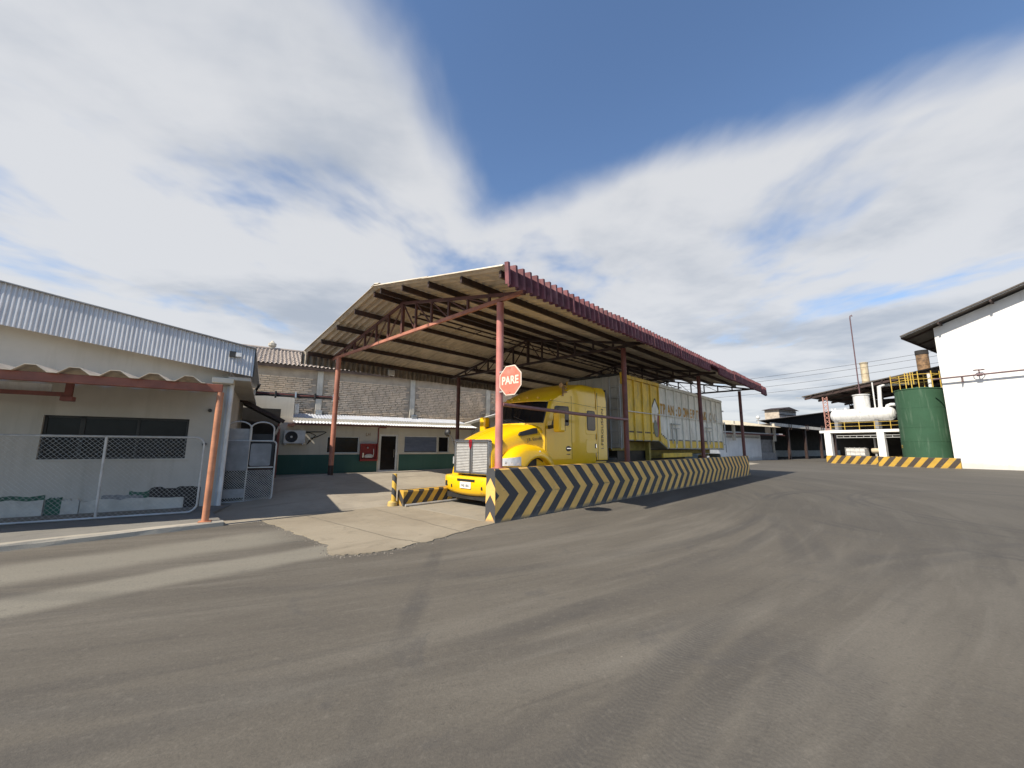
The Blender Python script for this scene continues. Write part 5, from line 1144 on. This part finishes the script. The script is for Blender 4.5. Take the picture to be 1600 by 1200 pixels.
for z in (3.80, 4.17): g = MB(); g.bar((-1.78, 0.85, z), (4.4, 0.85, z), 0.035, 0.035); pf.part('rail', g, YELRAIL)
hv = Thing('horizontal_vessel', 'silver horizontal pressure vessel with a domed drum on top', 'tank', RA, (0.2, 3, 3.42))
r = 0.66; cz = 4.97
g = MB(); g.lathe([(0.0, -2.5), (0.35, -2.44), (0.55, -2.3), (r, -2.08), (r, 2.4), (0.55, 2.62), (0.35, 2.76), (0.0, 2.82)], (0.45, 2.0, cz), 'x', 32); hv.part('shell', g, SILVER, smooth=True, ang=25)
g = MB(); g.lathe([(0.66, 5.2), (0.66, 6.95), (0.72, 6.96), (0.72, 7.05), (0.5, 7.09), (0, 7.12)], (0.72, 2.0, 0), n=28); hv.part('dome', g, SILVER, smooth=True, ang=25)
for x in (-1.5, 1.8): g = MB(); g.box(x - .15, x + .15, 1.55, 2.45, 3.42, 4.4); hv.part('saddle', g, GREYSH)
g = MB(); g.tube([(2.15, 2.0, 5.55), (2.25, 2.0, 7.7), (2.45, 3.1, 7.95), (4.5, 4, 8.0)], 0.17, 10); hv.part('steam_pipe', g, SILVER, smooth=True)
g = MB(); g.tube([(1.75, 2.0, 5.6), (1.75, 2.0, 8.2)], 0.06, 8); hv.part('thin_pipe', g, SILVER, smooth=True)
g = MB(); g.tube([(2.6, 2.0, 5.45), (2.7, 2.0, 5.75), (2.95, 2.0, 5.85), (3.6, 2.0, 5.8)], 0.16, 10); hv.part('elbow', g, SILVER, smooth=True)
for x in (-1.9, -1.6, -0.7): g = MB(); g.lathe([(0.09, 5.55), (0.09, 5.8), (0, 5.82)], (x, 2.0, 0), n=8); hv.part('nozzle', g, SILVER, smooth=True)
ms = Thing('thin_mast', 'thin dark vent mast with a hooked tip above the silver vessel', 'mast', RA, (0.25, 2.0, 7.1))
g = MB(); g.tube([(0.66, 2.0, 7.05), (0.66, 2.0, 15.3), (0.70, 2.0, 15.55), (0.80, 2.0, 15.6), (0.86, 2.0, 15.45)], 0.055, 8); ms.part('pipe', g, MAROONP, smooth=True)
ib = Thing('liquid_tote', 'white caged liquid tote under the platform', 'tote', RA, (-0.1, 1.9, 0.3))
g = MB(); g.box(-0.9, 0.65, 1.4, 2.6, 0.45, 1.62); ib.part('bottle', g, IBCW, bev=0.08)
g = MB()
for k in range(5): g.bar((-0.92 + .395 * k, 1.38, 0.4), (-0.92 + .395 * k, 1.38, 1.68), 0.03, 0.03)
for k in range(4): g.bar((-0.93, 1.37, 0.5 + .37 * k), (0.68, 1.37, 0.5 + .37 * k), 0.03, 0.03)
ib.part('cage', g, GALV)
g = MB(); g.box(-0.95, 0.7, 1.35, 2.65, 0.0, 0.42); ib.part('pallet', g, DARKST)
pm_ = Thing('pump_set', 'rusty pump with upright pipes beside the tote', 'pump', RA, (1.3, 2.2, 0))
g = MB(); g.tube([(1.3, 2.2, 0.2), (1.3, 2.2, 2.6)], 0.10, 8); g.tube([(1.0, 2.2, 1.2), (1.75, 2.2, 1.2)], 0.08, 8); g.tube([(1.6, 2.4, 1.2), (1.6, 2.4, 3.0)], 0.06, 8); pm_.part('pipework', g, GALV, smooth=True)
g = MB(); g.lathe([(0, -.35), (0.25, -.3), (0.3, 0), (0.25, .3), (0, .35)], (1.3, 2.2, 1.35), 'x', 12); pm_.part('valve_body', g, BEIGEST, smooth=True)
g = MB(); g.box(0.9, 1.9, 1.9, 2.6, 0, 0.5); pm_.part('plinth', g, GREYPANEL)
# open steel shed above the platform
sh = Thing('boiler_house', 'dark open-sided boiler house roof behind the silver vessel', 'building', RA, (2, 8, 0))
zs = lambda x: 7.32 + (x + 4.8) * 0.148
g = MB(); g.bar((-4.8, 8.5, zs(-4.8) + .1), (12, 8.5, zs(12) + .1), 12.2, 0.10); sh.part('roof', g, DARKROOF)
for k in range(8):
    x = -3.9 + 2.1 * k; g = MB(); g.box(x - .06, x + .06, 2.45, 13.4, zs(x) - .14, zs(x) + .04); sh.part('purlin', g, DARKST)
for y in (2.6, 6, 9.5, 13.3): g = MB(); g.bar((-4.6, y, zs(-4.6) - .2), (12, y, zs(12) - .2), 0.12, 0.22); sh.part('rafter', g, DARKST)
g = MB(); g.bar((-5.4, 2.4, 7.38), (-4.6, 2.4, 7.24), 0.2, 0.05); sh.part('gutter_end', g, GALV)
def lattice(x, y, z0, z1, w=0.42):
    mb = MB()
    for dx in (-w / 2, w / 2):
        mb.bar((x + dx, y, z0), (x + dx, y, z1), 0.07, 0.07)
    n = int((z1 - z0) / w)
    for k in range(n):
        a, b = z0 + (z1 - z0) * k / n, z0 + (z1 - z0) * (k + 1) / n; d = w / 2 if k % 2 else -w / 2
        mb.bar((x + d, y, a), (x - d, y, b), 0.04, 0.04); mb.bar((x - d, y + .01, a), (x + d, y + .01, b), 0.04, 0.04)
    return mb
sh.part('lattice_column', lattice(-2.65, 2.6, 3.42, 7.2), mat('dusty_pink_steel', (0.40, 0.20, 0.16), 0.6, 0, 0.2, 4))
sh.part('lattice_column', lattice(-2.6, 9.5, 0, 7.0), DARKST); sh.part('lattice_column', lattice(3.4, 9.5, 0, 8.0), DARKST)
for x in (-1.0, 0.4): g = MB(); g.bar((x, 9, 5.5), (x, 9, zs(x) - .2), 0.2, 0.2); sh.part('hanger', g, DARKST)
g = MB(); g.box(-4.0, 12, 13.2, 13.4, 0, 7.0); sh.part('back_wall', g, SOOT_SHADE)
g = MB(); g.box(-0.6, 12, 8.0, 8.2, 3.4, 7.0); sh.part('inner_wall', g, SOOT_SHADE)
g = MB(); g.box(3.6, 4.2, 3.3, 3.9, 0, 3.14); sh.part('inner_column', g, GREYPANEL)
g = MB(); g.box(-2.4, 6.5, 4.2, 4.4, 0, 3.14); sh.part('shade_wall', g, SOOT_SHADE)  # dark wall added to stand for the shade beneath the slab
st1 = Thing('beige_stack', 'slim beige exhaust stack rising through the boiler house roof', 'chimney', RA, (-0.83, 9, 7.5))
g = MB(); g.lathe([(0.36, 7.3), (0.36, 11.35), (0.40, 11.36), (0.40, 11.52), (0.30, 11.54), (0.28, 11.2)], (-0.83, 9, 0), n=20); st1.part('pipe', g, BEIGEST, smooth=True, ang=30)
st2 = Thing('sooty_stack', 'wide rusty exhaust stack with a sooty rim beside the white hall', 'chimney', RA, (4.1, 9, 8)) 
g = MB(); g.lathe([(0.50, 8.0), (0.50, 11.5)], (4.1, 9, 0), n=22); st2.part('pipe', g, RUSTST, smooth=True)
g = MB(); g.lathe([(0.53, 11.5), (0.53, 11.95), (0.46, 11.95), (0.46, 11.5)], (4.1, 9, 0), n=22); st2.part('rim', g, SOOT_SHADE, smooth=True, ang=30)

# far sheds
fs = Thing('far_white_store', 'low white store with a beige roof beyond the end of the barrier', 'building', FB, (0, 0, 0))
g = MB(); g.box(-8, 4.35, 0.0, 0.3, 0, 3.2); fs.part('wall', g, WHITEW)
g = MB()
for k in range(40): g.box(-3.6 + 0.195 * k, -3.5 + 0.195 * k, -0.02, 0.0, 2.75, 2.98)
fs.part('grille_band', g, GREYPANEL)
pr = wave_profile(50, 0.30, 0.035, 'sin', 4)
fs.part('roof', MB().plate([[(-8.2 + a, -1.4, 4.2 + b) for a, b in pr], [(-8.2 + a, 4.0, 5.25 + b) for a, b in pr]], (0, 0, 1), 0.02), mat('beige_roof', (0.46, 0.40, 0.30), 0.85, 0, 0.15, 2), smooth=True)
g = MB(); g.box(-8, 6.7, 0.5, 0.6, 3.2, 4.5); fs.part('clerestory', g, SOOT_SHADE)
g = MB(); g.tube([(-8, -0.6, 3.42), (8.8, -0.6, 3.34)], 0.07, 6); fs.part('gas_pipe', g, WHITESH, smooth=True)
g = MB(); g.box(-8, 9.2, -0.75, -0.5, 3.15, 3.27); fs.part('pipe_beam', g, REDOX)
for x in (-3.0, 6.4): g = MB(); g.box(x - .12, x + .12, -0.9, -0.6, 2.4, 4.7); fs.part('bracket', g, PILAST)
g = MB(); g.box(4.36, 8.0, 0.2, 0.4, 0, 2.62); fs.part('grey_door', g, GREYSH)
g = MB(); g.box(7.7, 7.85, 0.0, 0.18, 0, 2.62); fs.part('door_post', g, PILAST)
g = MB(); g.box(4.4, 8.2, 0.0, 0.19, 0, 0.95); fs.part('stained_base', g, GREYPANEL)
g = MB(); g.prism([(-3.4, 5.0), (-1.6, 5.0), (-2.4, 5.3)], 'y', 2.5, 4.0); fs.part('roof_ventilator', g, DARKST)
da = Thing('dark_open_shed', 'large dark open shed with a pale fascia at the far end of the yard', 'building', FB, (18, 5, 0))
g = MB(); g.box(8.3, 60, 9, 9.3, 0, 4.7); da.part('back_wall', g, SOOT_SHADE)
g = MB(); g.box(8.3, 60, 8.8, 8.999, 0, 1.1); da.part('low_wall', g, GREYPANEL)
g = MB(); g.box(8.1, 8.3, 0.5, 14, 0, 4.6); da.part('side_wall', g, SOOT_SHADE)
for k in range(8):
    x0 = 6.7 + 4.4 * k; g = MB(); g.bar((x0, -0.2, 4.70 - .019 * 4.4 * k), (x0 + 4.36, -0.2, 4.70 - .019 * 4.4 * (k + 1)), 0.06, 0.42); da.part('fascia_board', g, TWHITE)
for x in (12.0, 17.0, 22.0, 27.0):
    g = MB(); g.box(x - .15, x + .15, 0.0, 0.3, 0, 4.5); da.part('post', g, DARKST)
    g = MB(); g.bar((x - .3, -0.24, 4.1), (x - .3, -0.24, 4.9), 0.12, 0.06); g.bar((x + .3, -0.24, 4.1), (x + .3, -0.24, 4.9), 0.12, 0.06); da.part('gutter_bracket', g, DARKST)
g = MB(); g.box(8.0, 60, 0.05, 9.4, 4.72, 4.82); da.part('roof', g, DARKROOF)
g = MB(); g.prism([(6.6, 4.72), (42, 4.1), (42, 8.95), (4.2, 5.02)], 'y', -0.1, 0.0); da.part('shade_panel', g, mat('painted_shade_black', (0.014, 0.013, 0.012), 0.95, 0, 0.2, 2, spec=0.1))  # near-black sheet painted as the shaded underside of the roof
g = MB(); g.bar((3.6, -0.3, 4.98), (42, -0.3, 9.02), 0.5, 0.07); da.part('verge', g, DARKROOF)
vt = Thing('roof_ventilator_box', 'pale louvred ventilator box on the far dark shed roof', 'ventilator', FB, (16.8, 3, 4.83))
g = MB(); g.box(14.2, 19.4, 2, 4, 4.83, 7.2); vt.part('box', g, mat('pale_brown_sheet', (0.44, 0.38, 0.31), 0.8, 0, 0.2, 3))
g = MB(); g.prism([(13.8, 7.2), (19.9, 7.2), (16.8, 7.66)], 'y', 1.7, 4.3); vt.part('cap', g, DARKST)
for z in (6.4, 6.9): g = MB(); g.box(14.15, 19.45, 1.94, 2.0, z, z + .10); vt.part('louvre', g, DARKST)
g = MB(); g.lathe([(0.0, 5.5), (0.22, 5.58), (0.27, 5.75), (0.22, 5.92), (0.0, 6.0)], (8.2, 2, 0), n=14); g.lathe([(0.07, 4.8), (0.07, 5.55)], (8.2, 2, 0), n=8)
solo('ball_vent', 'small white round vent on the far roof', 'vent', FB, g, ACW, (8.2, 2, 4.8), smooth=True)
# overhead wires
for k, (za, zb_) in enumerate(((9.6, 15.4), (9.2, 14.9), (8.5, 14.2), (8.0, 13.3))):
    A_ = Vector((14, 52, za - 0.9)); B_ = Vector((44, 38, zb_ - 3.9)); pts = []
    for i in range(13):
        f = i / 12; p = A_.lerp(B_, f); p.z -= 4 * 0.5 * f * (1 - f); pts.append(p)
    g = MB(); g.tube(pts, 0.016, 5); solo('overhead_wire', ['topmost', 'second from the top', 'third from the top', 'lowest'][k] + ' of the four overhead wires between canopy and white hall', 'wire', WORLD, g, BLACKM, tuple(A_), 'overhead wires')

for i, (a_, b_) in enumerate((((-2.45, 3.5), (-2.2, 0.1)), ((-2.2, 0.1), (-2.05, -0.34)), ((-0.9, 3.3), (-0.95, 1.8)), ((-0.95, 1.8), (-1.05, -0.15)))):
    g = MB(); n_ = 10; pts = []
    for k in range(n_ + 1):
        f = k / n_; pts.append((a_[0] + (b_[0] - a_[0]) * f + random.uniform(-.02, .02), a_[1] + (b_[1] - a_[1]) * f))
    for q0, q1 in zip(pts[:-1], pts[1:]): g.add([(q0[0] - .008, q0[1], .0168), (q0[0] + .008, q0[1], .0168), (q1[0] + .008, q1[1], .0168), (q1[0] - .008, q1[1], .0168)], [(0, 1, 2, 3)])
    me = g.mesh('joint', mat('dirt_filled_joint', (0.16, 0.14, 0.11), 0.95, 0, 0.3, 8)); o = bpy.data.objects.new('joint', me); COL.objects.link(o); o.parent = APR
# =================================================================== SMALL LITTER ON THE GROUND
grit = MB()
for i in range(330):
    if i < 290: s, t = random.uniform(0.5, 5.0), -abs(random.gauss(0, 0.16)) - 0.03
    else: s, t = random.uniform(-10, 12), random.uniform(-9, -0.4)
    p = W.w((s, t, 0)); r = random.uniform(.004, .013)
    a = random.uniform(0, 6)
    vsx = [(p.x + r * math.cos(a + q) * random.uniform(.7, 1.3), p.y + r * math.sin(a + q) * random.uniform(.7, 1.3), 0.001) for q in (0, 1.57, 3.14, 4.71)] + [(p.x, p.y, r * random.uniform(.5, 1))]
    grit.add(vsx, [(0, 1, 4), (1, 2, 4), (2, 3, 4), (3, 0, 4), (3, 2, 1, 0)])
for ex, ey in edge:
    for q in range(5):
        p = W.w((ex + random.gauss(-.03, .07), ey + random.gauss(-.03, .07), 0)); r = random.uniform(.004, .02); a = random.uniform(0, 6)
        vsx = [(p.x + r * math.cos(a + t_) * random.uniform(.6, 1.3), p.y + r * math.sin(a + t_) * random.uniform(.6, 1.3), 0.001) for t_ in (0, 1.57, 3.14, 4.71)] + [(p.x, p.y, r * random.uniform(.4, .9))]
        grit.add(vsx, [(0, 1, 4), (1, 2, 4), (2, 3, 4), (3, 0, 4), (3, 2, 1, 0)])
o = solo('grit', 'loose grit scattered by the barrier foot and along the broken apron edge', 'grit', WORLD, grit, mat('pebble', (0.20, 0.175, 0.14), 0.9, 0, 0.3, 30)); o['kind'] = 'stuff'
